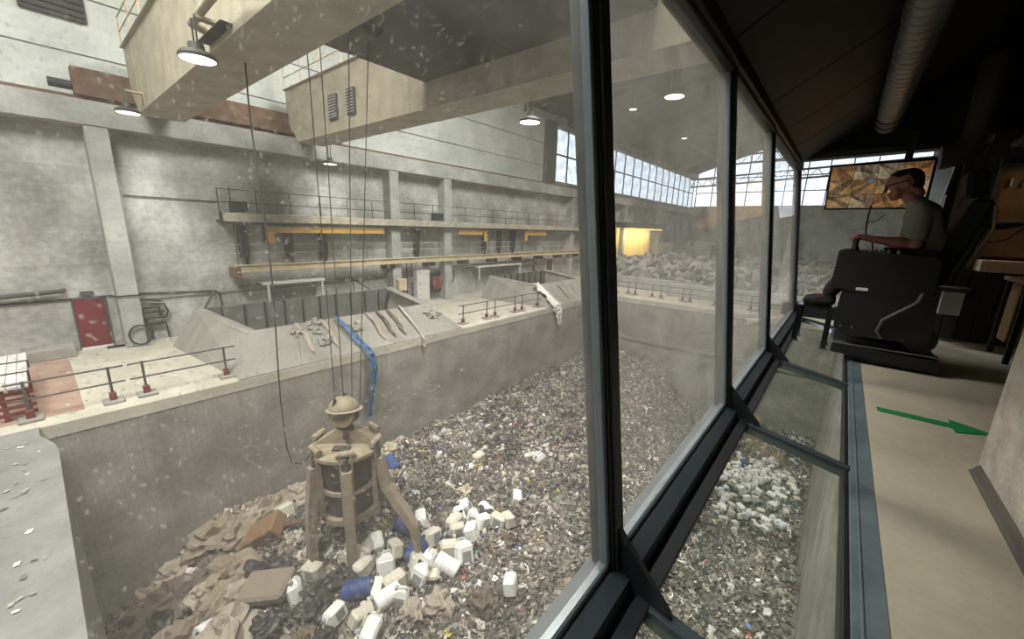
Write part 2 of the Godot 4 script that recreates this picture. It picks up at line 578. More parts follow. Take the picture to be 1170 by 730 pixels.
	poly = PackedVector2Array([Vector2(-16.48, 14), Vector2(-16.48, 0.62), Vector2(-16.1, 0.64), Vector2(-15.7, 0.6), Vector2(-15.3, 0.48), Vector2(-14.9, 0.38), Vector2(-14.4, 0.34), Vector2(9, 0.34), Vector2(9, 14)])
	b.prism(poly, 11.0, Transform3D(Basis(Vector3(1, 0, 0), Vector3(0, 0, 1), Vector3(0, -1, 0)), Vector3(0, DECK - 0.02, 0)))
	shell("floor_deck_near", b, M.deck_grey, "grey concrete deck ending in a straight edge beside the pit corner", "floor")
	b = MB.new()
	b.span(Vector3(-25.5, DECK - 0.5, -33.9), Vector3(8, DECK - 0.01, -88), 0.05)
	shell("floor_deck_end", b, M.deck, "pale concrete deck beyond the far end of the pit", "floor")
	# pit
	b = MB.new()
	b.span(Vector3(-17.5, -15.5, 1), Vector3(-16.52, DECK - 0.1, -34.4))
	shell("wall_pit_far", b, M.pit, "stained concrete pit wall below the hoppers", "wall")
	b = MB.new()
	b.span(Vector3(-16.6, -15.5, -33.95), Vector3(8, DECK - 0.1, -34.8))
	b.span(Vector3(-16.6, -8.6, -33.8), Vector3(8, -8.3, -34.2), 0.03)
	shell("wall_pit_end", b, M.pit, "stained concrete wall closing the far end of the pit", "wall")
	b = MB.new()
	b.span(Vector3(0.75, -15.5, 1), Vector3(1.7, -0.6, -34.4))
	shell("wall_pit_near", b, M.pit, "concrete pit wall under the cabin", "wall")
	b = MB.new()
	b.span(Vector3(-17, -15.9, 1), Vector3(1.5, -15.4, -34.5))
	shell("floor_pit", b, M.pit, "concrete pit bottom under the waste", "floor")
	b = MB.new()
	b.span(Vector3(-25.3, DECK + 0.002, 7.0), Vector3(-17.1, DECK + 0.008, -0.3))
	shell("floor_paint", b, M.red_paint, "worn reddish painted patch on the deck by the rail end", "floor paint")

	hopper(Vector3(-16.5, DECK, -4.2), 11.3, 6.6, 1.35, "near")
	hopper(Vector3(-16.5, DECK, -24.2), 9.0, 6.2, 1.5, "far")

	# railings along the pit edge
	var zs = [[0.75, -0.95], [-1.75, -4.0], [-16.2, -18.3], [-19.1, -21.2], [-22.0, -23.9]]
	var where = ["guard rail beside the stack of white boards", "guard rail between the red door and the near hopper", "guard rail beside the flank of the near hopper", "middle guard rail section between the two hoppers", "guard rail beside the flank of the far hopper"]
	for i in zs.size():
		railing(Vector3(-17.15, DECK, zs[i][0]), Vector3(-17.15, DECK, zs[i][1]), where[i], "guard rails along the far pit edge")
	var xs = [[-16.3, -15.1], [-14.4, -12.8], [-12.0, -10.1], [-9.5, -7.5], [-6.9, -4.9], [-4.3, -2.3]]
	for x in xs:
		railing(Vector3(x[0], DECK, -35.7), Vector3(x[1], DECK, -35.7), "guard rail section on the deck at the far end of the pit", "guard rails at the far end of the pit")

func PlaneMeshX(wz, hy):
	# upright sheet facing +x
	var q = MB.new()
	q.quad_uv(Vector3(0, -hy / 2, wz / 2), Vector3(0, -hy / 2, -wz / 2), Vector3(0, hy / 2, -wz / 2), Vector3(0, hy / 2, wz / 2))
	return q.mesh()

func railing(a, b, label, group):
	var t = thing("guard_rail", "grey two-bar " + label, "railing", a, group)
	var d = b - a
	var n = d.normalized()
	for e in [Vector3.ZERO, d]:
		var m = MB.new()
		m.tube([e + Vector3(0, 0.06, 0), e + Vector3(0, 1.18, 0)], 0.035, 8)
		var p = obj("post", m, M.grey_steel, t)
		m = MB.new()
		m.box(e + Vector3(0, 0.2, 0), Vector3(0.17, 0.26, 0.17), Basis(), 0.02)
		obj("socket", m, M.red, p)
		m = MB.new()
		m.box(e + Vector3(0, 0.045, 0), Vector3(0.5, 0.09, 0.5), Basis(), 0.02)
		obj("foot_plate", m, M.hopper, p)
	for y in [1.14, 0.64]:
		var m = MB.new()
		m.tube([-n * 0.35 + Vector3(0, y, 0), d + n * 0.35 + Vector3(0, y, 0)], 0.028, 8)
		obj("rail", m, M.grey_steel, t)

func hopper(o, ln, dp, h, which):
	# concrete rim with battered flanks round a chute; the apron slopes up from the pit edge
	var t = thing("waste_hopper", {"near": "battered concrete feed hopper with a blue sheet over its apron", "far": "battered concrete feed hopper with white plastic over its apron"}[which], "hopper", o, "feed hoppers on the far deck")
	var tx = -1.75   # depth of apron
	var in0 = 1.05   # flank batter
	var bx = -dp
	var b = MB.new()
	# apron in slabs
	var n = 5
	for k in n:
		var z0 = -ln * k / n; var z1 = -ln * (k + 1) / n + 0.012
		var t0 = -in0 - (ln - 2 * in0) * k / n; var t1 = -in0 - (ln - 2 * in0) * (k + 1) / n + 0.012
		b = MB.new()
		b.slab([Vector3(0, 0.0, z0), Vector3(tx, h, t0), Vector3(tx, h, t1), Vector3(0, 0.0, z1)], Vector3(-0.25, -0.35, 0))
		obj("apron_slab", b, M.hopper, t)
	b = MB.new()
	b.slab([Vector3(0.0, 0.0, 0), Vector3(bx, 0.0, 0.7), Vector3(bx, h + 0.35, -0.35), Vector3(tx, h, -in0)], Vector3(0, -0.1, -0.35))
	obj("flank", b, M.hopper, t)
	b = MB.new()
	b.slab([Vector3(0.0, 0.0, -ln), Vector3(bx, 0.0, -ln - 0.7), Vector3(bx, h + 0.35, -ln + 0.35), Vector3(tx, h, -ln + in0)], Vector3(0, -0.1, 0.35))
	obj("flank", b, M.hopper, t)
	# inner chute walls
	b = MB.new()
	b.slab([Vector3(tx, h, -in0), Vector3(tx, h, -ln + in0), Vector3(-3.4, -1.6, -ln + 2.4), Vector3(-3.4, -1.6, -2.4)], Vector3(0.15, -0.15, 0))
	obj("chute_front", b, M.hopper_steel, t)
	b = MB.new()
	b.slab([Vector3(bx, h + 0.3, -ln + 0.35), Vector3(tx, h, -ln + in0), Vector3(-3.4, -1.6, -ln + 2.4), Vector3(-4.8, -1.6, -ln + 2.4)], Vector3(0, -0.1, -0.15))
	obj("chute_side", b, M.hopper, t)
	b = MB.new()
	b.slab([Vector3(bx, h + 0.3, -0.35), Vector3(tx, h, -in0), Vector3(-3.4, -1.6, -2.4), Vector3(-4.8, -1.6, -2.4)], Vector3(0, -0.1, 0.15))
	obj("chute_side", b, M.hopper, t)
	# back wall of upright steel sheets with ribs
	var m = int(ln / 0.95)
	for k in m:
		var z0 = -0.4 - (ln - 0.8) * k / m; var z1 = -0.4 - (ln - 0.8) * (k + 1) / m
		b = MB.new()
		b.span(Vector3(bx - 0.08, -0.6, z0 - 0.015), Vector3(bx, h + 0.25, z1 + 0.015), 0.01)
		obj("back_sheet", b, M.hopper_steel, t)
		b = MB.new()
		b.span(Vector3(bx, -0.6, z0 - 0.035), Vector3(bx + 0.09, h + 0.25, z0 + 0.035))
		obj("rib", b, M.dark_steel, t)
	return t

# ================================================================ cabin
# the glazing leans out: foot at SILL, head at HEAD
const SILL := Vector3(-0.37, 0.137, 0)
const HEAD := Vector3(-0.597, 1.955, 0)
const MZ := [1.95, 0.5, -0.95, -2.39, -3.85, -6.2]

func lean_basis():
	var y = (HEAD - SILL).normalized()
	var z = Vector3(0, 0, 1)
	var x = y.cross(z)
	return Basis(x, y, z)

func build_cabin():
	var bs = lean_basis()
	var H = (HEAD - SILL).length()
	var b
	var seeds = [401, 409, 419, 421, 431]
	var haze = [0.13, 0.13, 0.18, 0.22, 0.23]
	var films = []
	var where = ["leaning dusty window pane beside the viewpoint, behind the first mullions", "leaning cabin pane with dried splashes looking onto the grab", "leaning dusty cabin pane between the first two bare mullions looking down the pit", "narrow-looking leaning cabin pane beside the operator's footstool", "leaning cabin pane next to the front window corner"]
	var inner = film(443, 0.13, 0.08, 0.02, Color(0.8, 0.8, 0.78), 256, 3.0)
	var splashes = film(409, 0.0, 0.29, 0.0, Color(0.9, 0.9, 0.87), 512, 2.0)
	# side windows
	for i in 5:
		var z0 = MZ[i]; var z1 = MZ[i + 1]
		var ln = z0 - z1
		var t = setting("window_%d" % (i + 1), where[i], "window", SILL + Vector3(0, 0, z1))
		t.basis = bs
		# local: x out of the glass into the cabin, y up the glass, z toward the viewer; from 0 to ln
		b = MB.new()
		b.span(Vector3(-0.008, 0.03, 0.03), Vector3(0.002, H - 0.03, ln - 0.03))
		obj("pane", b, M.pane, t)
		b = MB.new()
		b.quad_uv(Vector3(-0.012, 0.03, ln - 0.03), Vector3(-0.012, 0.03, 0.03), Vector3(-0.012, H - 0.03, 0.03), Vector3(-0.012, H - 0.03, ln - 0.03))
		obj("dust_film", b, film(seeds[i], haze[i], [0.2, 0.26, 0.14, 0.12, 0.12][i], [0.03, 0.03, 0.05, 0.02, 0.02][i], Color(0.82, 0.81, 0.78), 512 if i in [1, 2] else 256, 2.0 if i in [1, 2] else 3.0), t)
		if i == 1 or i == 2:
			b = MB.new()
			b.quad_uv(Vector3(-0.016, 0.03, ln - 0.03), Vector3(-0.016, 0.03, 0.03), Vector3(-0.016, H - 0.03, 0.03), Vector3(-0.016, H - 0.03, ln - 0.03))
			obj("dried_splashes", b, splashes, t)
		if i >= 2:
			# the panes farther along are dirty on both faces
			b = MB.new()
			b.quad_uv(Vector3(0.004, 0.03, ln - 0.03), Vector3(0.004, 0.03, 0.03), Vector3(0.004, H - 0.03, 0.03), Vector3(0.004, H - 0.03, ln - 0.03))
			obj("dust_film", b, inner, t)
		# bottom rail: bright bead, grey ledge, dark inner face
		b = MB.new()
		b.box(Vector3(-0.004, 0.03, ln / 2), Vector3(0.03, 0.026, ln - 0.07), Basis(), 0.005)
		obj("glazing_bead", b, M.bead, t)
		b = MB.new()
		b.prism(PackedVector2Array([Vector2(-0.06, -0.06), Vector2(-0.06, 0.018), Vector2(0.02, 0.018), Vector2(0.058, -0.01), Vector2(0.058, -0.06)]), ln, Transform3D())
		obj("bottom_rail", b, M.frame_top, t)
		b = MB.new()
		b.span(Vector3(-0.06, H - 0.05, 0), Vector3(0.05, H + 0.04, ln), 0.006)
		obj("top_rail", b, M.frame, t)
		b = MB.new()
		b.span(Vector3(-0.01, H - 0.075, 0.04), Vector3(0.028, H - 0.05, ln - 0.04), 0.004)
		obj("glazing_bead", b, M.frame, t)
	# mullions
	for i in MZ.size():
		var z = MZ[i]
		var t = setting("trim_%d" % (i + 1), ["dark mullion behind the viewpoint", "dark mullion beside the viewpoint", "thick dark mullion standing between grab pane and pit-view pane", "dark window mullion with a splayed foot gusset before the footstool", "slim dark mullion beside the footstool", "dark corner post where side glazing meets the front window"][i], "mullion", SILL + Vector3(0, 0, z))
		t.basis = bs
		var wd = 0.066 if i < 5 else 0.09
		b = MB.new()
		b.span(Vector3(-0.05, -0.06, -wd / 2), Vector3(0.022, H + 0.05, wd / 2), 0.005)
		obj("post", b, M.frame, t)
		b = MB.new()
		b.span(Vector3(0.022, -0.05, -wd / 2 + 0.01), Vector3(0.03, H + 0.03, wd / 2 - 0.01), 0.003)
		obj("cover_strip", b, M.frame, t)
		if i < 5:
			for s in [-1, 1]:
				b = MB.new()
				b.span(Vector3(-0.012, 0.04, s * (wd / 2 + 0.009) - 0.009), Vector3(0.014, H - 0.05, s * (wd / 2 + 0.009) + 0.009), 0.003)
				obj("glazing_bead", b, M.bead, t)
			# gusset at the foot, going over into the floor glass bar
			b = MB.new()
			b.prism(PackedVector2Array([Vector2(0.02, 0.14), Vector2(0.03, 0.14), Vector2(0.17, -0.058), Vector2(0.17, -0.085), Vector2(0.02, -0.085)]), 0.016, Transform3D(Basis(), Vector3(0, 0, -0.008)))
			obj("foot_gusset", b, M.frame, t)
	# foot glazing: falls from the sill to the floor edge
	var fa = SILL + Vector3(0.1, -0.055, 0)
	var fb = Vector3(0.2, -0.005, 0)
	var fy = (fb - fa).normalized()
	var fn = Vector3(-fy.y, fy.x, 0)
	var fbas = Basis(fy, fn, Vector3(0, 0, 1))
	var fl = (fb - fa).length()
	var fw = ["sloping foot-level glass behind the viewpoint", "sloping foot-level glass beside the thick mullion", "large sloping foot-level glass over the heap of white canisters", "sloping foot-level glass mirroring the footstool", "sloping foot-level glass under the footstool by the front window"]
	var foot_film = film(501, 0.24, 0.08, 0.05, Color(0.4, 0.4, 0.35), 256, 2.0)
	for i in 5:
		var z0 = MZ[i]; var z1 = MZ[i + 1]
		var ln = z0 - z1
		var t = setting("window_%d" % (i + 12), fw[i], "window", fa + Vector3(0, 0, z1))
		t.basis = fbas
		b = MB.new()
		b.span(Vector3(0.01, -0.012, 0.02), Vector3(fl, 0.0, ln - 0.02))
		obj("pane", b, M.floor_pane, t)
		b = MB.new()
		b.quad_uv(Vector3(0.012, -0.014, ln - 0.02), Vector3(fl, -0.014, ln - 0.02), Vector3(fl, -0.014, 0.02), Vector3(0.012, -0.014, 0.02))
		obj("dust_film", b, foot_film, t)
		b = MB.new()
		b.span(Vector3(-0.02, -0.05, 0), Vector3(0.022, 0.018, ln), 0.004)
		obj("edge_rail", b, M.frame, t)
		b = MB.new()
		b.span(Vector3(fl - 0.022, -0.05, 0), Vector3(fl - 0.003, 0.004, ln), 0.003)
		obj("edge_seal", b, M.black, t)
		b = MB.new()
		b.span(Vector3(0.0, -0.045, -0.022), Vector3(fl, 0.016, 0.022), 0.005)
		obj("glazing_bar", b, M.frame_top, t)
	# dark apron between sill rail and foot glazing
	b = MB.new()
	b.slab([SILL + Vector3(0.045, -0.058, 2), SILL + Vector3(0.045, -0.058, -6.25), fa + Vector3(0.02, -0.01, -6.25), fa + Vector3(0.02, -0.01, 2)], Vector3(-0.03, -0.06, 0))
	shell("trim_7", b, M.frame, "dark ledge between sill and foot glazing", "sill")
	# steel strip and floor
	b = MB.new()
	b.span(Vector3(0.198, -0.05, 2.5), Vector3(0.288, 0.003, -6.25), 0.003)
	b.span(Vector3(0.222, 0.0, 2.5), Vector3(0.229, 0.009, -6.25), 0.002)
	shell("trim_8", b, M.steel_strip, "blue-grey steel edging strip along the cabin floor", "floor edging")
	b = MB.new()
	b.span(Vector3(0.285, -0.35, 2.5), Vector3(3.2, 0.0, -6.9), 0.002)
	shell("floor", b, M.cabin_floor, "worn beige cabin floor beside the foot glazing", "floor")
	# front window at the cabin's end
	var t = setting("window_17", "front cabin window behind the operator and monitor", "window", Vector3(-0.6, 0, -6.25))
	var fp = PackedVector2Array([Vector2(0.24, 0.24), Vector2(1.35, 0.24), Vector2(1.35, 2.1), Vector2(0.02, 2.1)])
	b = MB.new()
	b.prism(fp, 0.01, Transform3D(Basis(), Vector3(0, 0, 0)))
	obj("pane", b, M.pane, t)
	b = MB.new()
	b.quad_uv(Vector3(0.02, 0.24, -0.004), Vector3(1.35, 0.24, -0.004), Vector3(1.35, 2.1, -0.004), Vector3(0.02, 2.1, -0.004))
	obj("dust_film", b, film(601, 0.25, 0.2, 0.05, Color(0.8, 0.82, 0.8), 256, 2.0), t)
	b = MB.new()
	b.quad_uv(Vector3(0.02, 0.24, 0.012), Vector3(1.35, 0.24, 0.012), Vector3(1.35, 2.1, 0.012), Vector3(0.02, 2.1, 0.012))
	obj("dust_film", b, inner, t)
	b = MB.new()
	b.span(Vector3(0.1, 0.1, -0.03), Vector3(1.4, 0.27, 0.04), 0.006)
	obj("bottom_rail", b, M.frame, t)
	b = MB.new()
	b.span(Vector3(1.33, 0.1, -0.03), Vector3(1.4, 2.2, 0.04), 0.006)
	obj("side_post", b, M.frame, t)
	# ceiling: sloping dark panels, then flat
	var cw = setting("ceiling", "dark sloping cabin ceiling of wide matt panels", "ceiling")
	var ca = HEAD + Vector3(0.03, 0.05, 0)
	var cb = Vector3(0.95, HEAD.y + 0.05 + 0.63 * (0.95 - HEAD.x - 0.03), 0)
	var zs = [2.5, 0.6, -1.0, -2.3, -3.5, -4.4, -5.2, -6.3]
	for i in 7:
		b = MB.new()
		var p = [ca + Vector3(0, 0, zs[i] - 0.008), cb + Vector3(0, 0, zs[i] - 0.008), cb + Vector3(0, 0, zs[i + 1] + 0.008), ca + Vector3(0, 0, zs[i + 1] + 0.008)]
		b.slab(p, Vector3(-0.02, 0.03, 0))
		obj("panel", b, M.ceiling, cw)
	b = MB.new()
	b.slab([ca + Vector3(-0.09, 0.04, 2.5), cb + Vector3(0, 0.035, 2.5), cb + Vector3(0, 0.035, -6.3), ca + Vector3(-0.09, 0.04, -6.3)], Vector3(-0.08, 0.16, 0))
	obj("backing", b, M.dark_wall, cw)
	b = MB.new()
	b.span(Vector3(0.9, cb.y, 2.5), Vector3(3.3, cb.y + 0.3, -6.9))
	obj("flat_part", b, M.ceiling, cw)
	# walls of the cabin
	b = MB.new()
	b.span(Vector3(3.1, -0.3, 2.6), Vector3(3.4, 3.3, -6.9))
	shell("wall_right_cabin", b, M.dark_wall, "dark rear wall of the cabin", "wall")
	b = MB.new()
	b.prism(PackedVector2Array([Vector2(-0.4, 0.1), Vector2(0.2, -0.2), Vector2(3.2, -0.2), Vector2(3.2, 3.2), Vector2(0.95, 3.1), Vector2(-0.6, 2.0)]), 0.2, Transform3D(Basis(), Vector3(0, 0, 2.3)))
	shell("wall_behind_cabin", b, M.dark_wall, "dark cabin wall behind the viewpoint", "wall")
	b = MB.new()
	b.prism(PackedVector2Array([Vector2(-0.6, 2.02), Vector2(0.8, 2.05), Vector2(3.2, 2.05), Vector2(3.2, 3.2), Vector2(0.95, 3.0)]), 0.2, Transform3D(Basis(), Vector3(0, 0, -6.45)))
	shell("wall_front_head", b, M.dark_wall, "dark bulkhead over the front window", "wall")
	# panelled end wall, upright boards
	var pw = setting("wall_end_cabin", "end wall of upright grey-brown boards behind the operator", "wall", Vector3(0.78, 0, -6.62))
	for k in 20:
		b = MB.new()
		b.span(Vector3(k * 0.12, 0, -0.1), Vector3(k * 0.12 + 0.112, 2.2, 0.0 - 0.006 * (k % 2)), 0.004)
		obj("board", b, M.slat, pw)
	b = MB.new()
	b.span(Vector3(0, 0, -0.22), Vector3(2.45, 2.2, -0.1))
	obj("backing", b, M.dark_wall, pw)
	# concrete pier close on the right
	b = MB.new()
	b.span(Vector3(0.69, 0, 2.4), Vector3(1.5, 3.3, -2.85), 0.012)
	shell("wall_pier", b, M.pier, "speckled light concrete pier rising beside the cabin floor", "wall")
	b = MB.new()
	b.prism(PackedVector2Array([Vector2(0.688, 0.0), Vector2(0.655, 0.0), Vector2(0.668, 0.012), Vector2(0.678, 0.03), Vector2(0.688, 0.042)]), 5.2, Transform3D(Basis(), Vector3(0, 0, -2.8)))
	shell("baseboard_right", b, M.baseboard, "grey coved skirting along the concrete pier", "baseboard")
	# green arrow of tape
	b = MB.new()
	var A = Vector3(0.345, 0.0025, -3.43)
	b.prism(PackedVector2Array([Vector2(0, -0.04), Vector2(0.34, -0.04), Vector2(0.34, -0.11), Vector2(0.53, 0.0), Vector2(0.34, 0.11), Vector2(0.34, 0.04), Vector2(0, 0.04)]), 0.002, Transform3D(Basis(Vector3(1, 0, 0), Vector3(0, 0, -1), Vector3(0, 1, 0)), A))
	tag(obj("floor_arrow", b, M.green), "green arrow marked on the beige floor pointing to the pier", "arrow")

# ================================================================ crane, lamps, grab
func lamp(at, e, label, hang = 0.7, r = 0.38, group = "high-bay lamps on the crane", arm = Vector3.ZERO):
	var t = thing("high_bay_lamp", label, "lamp", at, group)
	var b = MB.new()
	b.lathe([Vector2(r, 0.0), Vector2(r * 1.02, 0.06), Vector2(r * 0.86, 0.14), Vector2(r * 0.45, 0.2), Vector2(r * 0.4, 0.34), Vector2(0, 0.36)], 20)
	b.lathe([Vector2(r * 0.95, 0.05), Vector2(r * 0.95, 0.0), Vector2(r, 0.0)], 20)
	obj("hood", b, M.lamp_body, t)
	b = MB.new()
	b.lathe([Vector2(0, 0.0), Vector2(r * 0.94, 0.0), Vector2(r * 0.94, 0.03), Vector2(0, 0.03)], 20)
	obj("lens", b, M.lamp_glow, t)
	for s in [-1, 1]:
		b = MB.new()
		b.beam(Vector3(s * r * 0.35, 0.3, 0), Vector3(s * r * 0.35, 0.3 + hang, 0), 0.035, 0.035)
		obj("hanger", b, M.grey_steel, t)
	if arm != Vector3.ZERO:
		b = MB.new()
		b.beam(Vector3(0, 0.3 + hang, 0), Vector3(0, 0.3 + hang, 0) + arm, 0.22, 0.06)
		obj("bracket_arm", b, M.girder, t)
	if e > 0: spot(at + Vector3(0, -0.03, 0), Vector3.DOWN, e, Color(1.0, 0.97, 0.9), 60.0, r)
	return t

func build_crane():
	var t = thing("bridge_crane", "beige double-girder bridge crane spanning the hall above the pit", "crane", Vector3(0, 5.2, -7.5))
	var o = Vector3(0, -5.2, 7.5)
	var b
	for z in [[-3.75, -5.15], [-10.0, -11.3]]:
		var poly = PackedVector2Array([Vector2(-24.4, 7.85), Vector2(-24.4, 6.35), Vector2(-23.3, 5.22), Vector2(7.5, 5.22), Vector2(7.5, 7.85)])
		b = MB.new()
		b.prism(poly, z[0] - z[1], Transform3D(Basis(), o + Vector3(0, 0, z[1])))
		var g = obj("girder", b, M.girder, t)
		b = MB.new()
		b.span(o + Vector3(-23.35, 5.2, z[0] + 0.06), o + Vector3(7.5, 5.23, z[1] - 0.06), 0.005)
		obj("bottom_flange", b, M.girder, g)
		b = MB.new()
		b.span(o + Vector3(-24.4, 7.85, z[0] + 0.12), o + Vector3(7.5, 7.9, z[1] - 0.12), 0.005)
		obj("top_flange", b, M.girder, g)
		for k in 7:
			b = MB.new()
			b.span(o + Vector3(-22.0 + k * 4.2, 5.25, z[0]), o + Vector3(-21.92 + k * 4.2, 7.84, z[0] + 0.012))
			obj("weld_strip", b, M.girder, g)
		# walkway rail along the top
		for k in 16:
			b = MB.new()
			b.tube([o + Vector3(-24.3 + k * 2.0, 7.9, z[0] + 0.05), o + Vector3(-24.3 + k * 2.0, 9.0, z[0] + 0.05)], 0.03, 6)
			obj("rail_post", b, M.cream, g)
		for y in [8.45, 8.98]:
			b = MB.new()
			b.tube([o + Vector3(-24.3, y, z[0] + 0.05), o + Vector3(7, y, z[0] + 0.05)], 0.025, 6)
			obj("hand_rail", b, M.cream, g)
	# end carriage on the wall band
	b = MB.new()
	b.span(o + Vector3(-24.75, 5.72, -2.05), o + Vector3(-24.25, 6.75, -13.0), 0.03)
	obj("end_carriage", b, M.rust, t)
	b = MB.new()
	b.tube([o + Vector3(-24.5, 6.05, -2.1), o + Vector3(-24.5, 6.05, -1.4)], 0.17, 12)
	obj("buffer", b, M.dark_steel, t)
	# trolley between the girders
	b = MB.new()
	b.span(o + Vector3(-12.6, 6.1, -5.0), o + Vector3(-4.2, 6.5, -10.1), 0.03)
	obj("trolley_frame", b, M.girder_shade, t)
	b = MB.new()
	b.span(o + Vector3(-11.9, 6.5, -5.6), o + Vector3(-5.0, 9.2, -9.4), 0.05)
	obj("hoist_house", b, M.girder, t)
	for z in [-5.6, -6.5]:
		b = MB.new()
		b.tube([o + Vector3(-11.9, 6.15, z), o + Vector3(-10.3, 6.15, z)], 0.34, 16)
		obj("rope_drum", b, M.grab_dark, t)
	b = MB.new()
	b.span(o + Vector3(-7.3, 5.5, -5.45), o + Vector3(-6.85, 6.1, -5.8), 0.02)
	obj("junction_box", b, M.yellow, t)
	# louvred vents on the far girder
	for v in [[-19.6, -18.85], [-17.95, -17.3]]:
		b = MB.new()
		b.span(o + Vector3(v[0], 5.75, -9.99), o + Vector3(v[1], 6.8, -9.88), 0.02)
		var p = obj("vent", b, M.grey_steel, t)
		for k in 8:
			b = MB.new()
			b.box(o + Vector3((v[0] + v[1]) / 2, 5.85 + k * 0.12, -9.86), Vector3(v[1] - v[0] - 0.12, 0.03, 0.06), Basis(Vector3(1, 0, 0), 0.5))
			obj("louvre", b, M.white, p)
	# bent pipe and cable bracket on the near girder
	b = MB.new()
	b.tube([o + Vector3(-13.2, 5.65, -3.74), o + Vector3(-13.1, 5.7, -3.35), o + Vector3(-10.6, 5.8, -3.35), o + Vector3(-9.2, 5.4, -3.35), o + Vector3(-9.1, 5.4, -3.74)], 0.1, 10)
	obj("bent_pipe", b, M.girder, t)
	b = MB.new()
	b.span(o + Vector3(-13.4, 5.42, -3.76), o + Vector3(-11.6, 5.46, -3.5), 0.01)
	obj("bracket_shelf", b, M.grab_dark, t)
	for k in 3:
		b = MB.new()
		b.beam(o + Vector3(-22.6 + 0.35 * k, 5.4, -3.72), o + Vector3(-22.6 + 0.35 * k, 7.7, -3.72), 0.03, 0.03)
		obj("conduit", b, M.girder, t)
	# crane rail on the band
	b = MB.new()
	b.span(Vector3(-24.6, 5.55, 13), Vector3(-24.4, 5.72, -87), 0.01)
	tag(obj("crane_rail", b, M.rust), "long rusty runway rail on the concrete band", "rail")

	lamp(Vector3(-22.0, 4.95, -3.2), 14.0, "lit round lamp under the girder's end by the far wall", 0.5, 0.38, "high-bay lamps on the crane", Vector3(0, 0, -0.62))
	lamp(Vector3(-12.4, 4.72, -3.2), 50.0, "lit round lamp below the bent pipe on the beige girder", 0.6, 0.38, "high-bay lamps on the crane", Vector3(0, 0, -0.62))
	lamp(Vector3(-3.2, 4.72, -3.2), 55.0, "lit round lamp on the girder's end over the cabin", 0.6, 0.38, "high-bay lamps on the crane", Vector3(0, 0, -0.62))
	lamp(Vector3(-9.3, 4.75, -12.0), 50.0, "lit round lamp hanging behind the dark crane girder", 0.5, 0.38, "high-bay lamps on the crane", Vector3(0, 0, 0.95))
	lamp(Vector3(-23.2, 4.3, -11.6), 5.0, "small lit lamp beneath the girder with vents", 0.9, 0.38, "high-bay lamps on the crane", Vector3(0, 0, 0.6))
	lamp(Vector3(-12.6, 11.8, -35.2), 160.0, "round lit lamp under the hall roof beyond the second pane", 3.9, 0.8, "lamps under the hall roof")
	lamp(Vector3(-17.0, 12.0, -37.3), 90.0, "small bright lamp under the roof beam beyond the pane", 3.4, 0.35, "lamps under the hall roof")
	lamp(Vector3(-16.7, 12.0, -51.4), 180.0, "farthest small lamp under the hall roof", 3.4, 0.35, "lamps under the hall roof")

	build_grab()

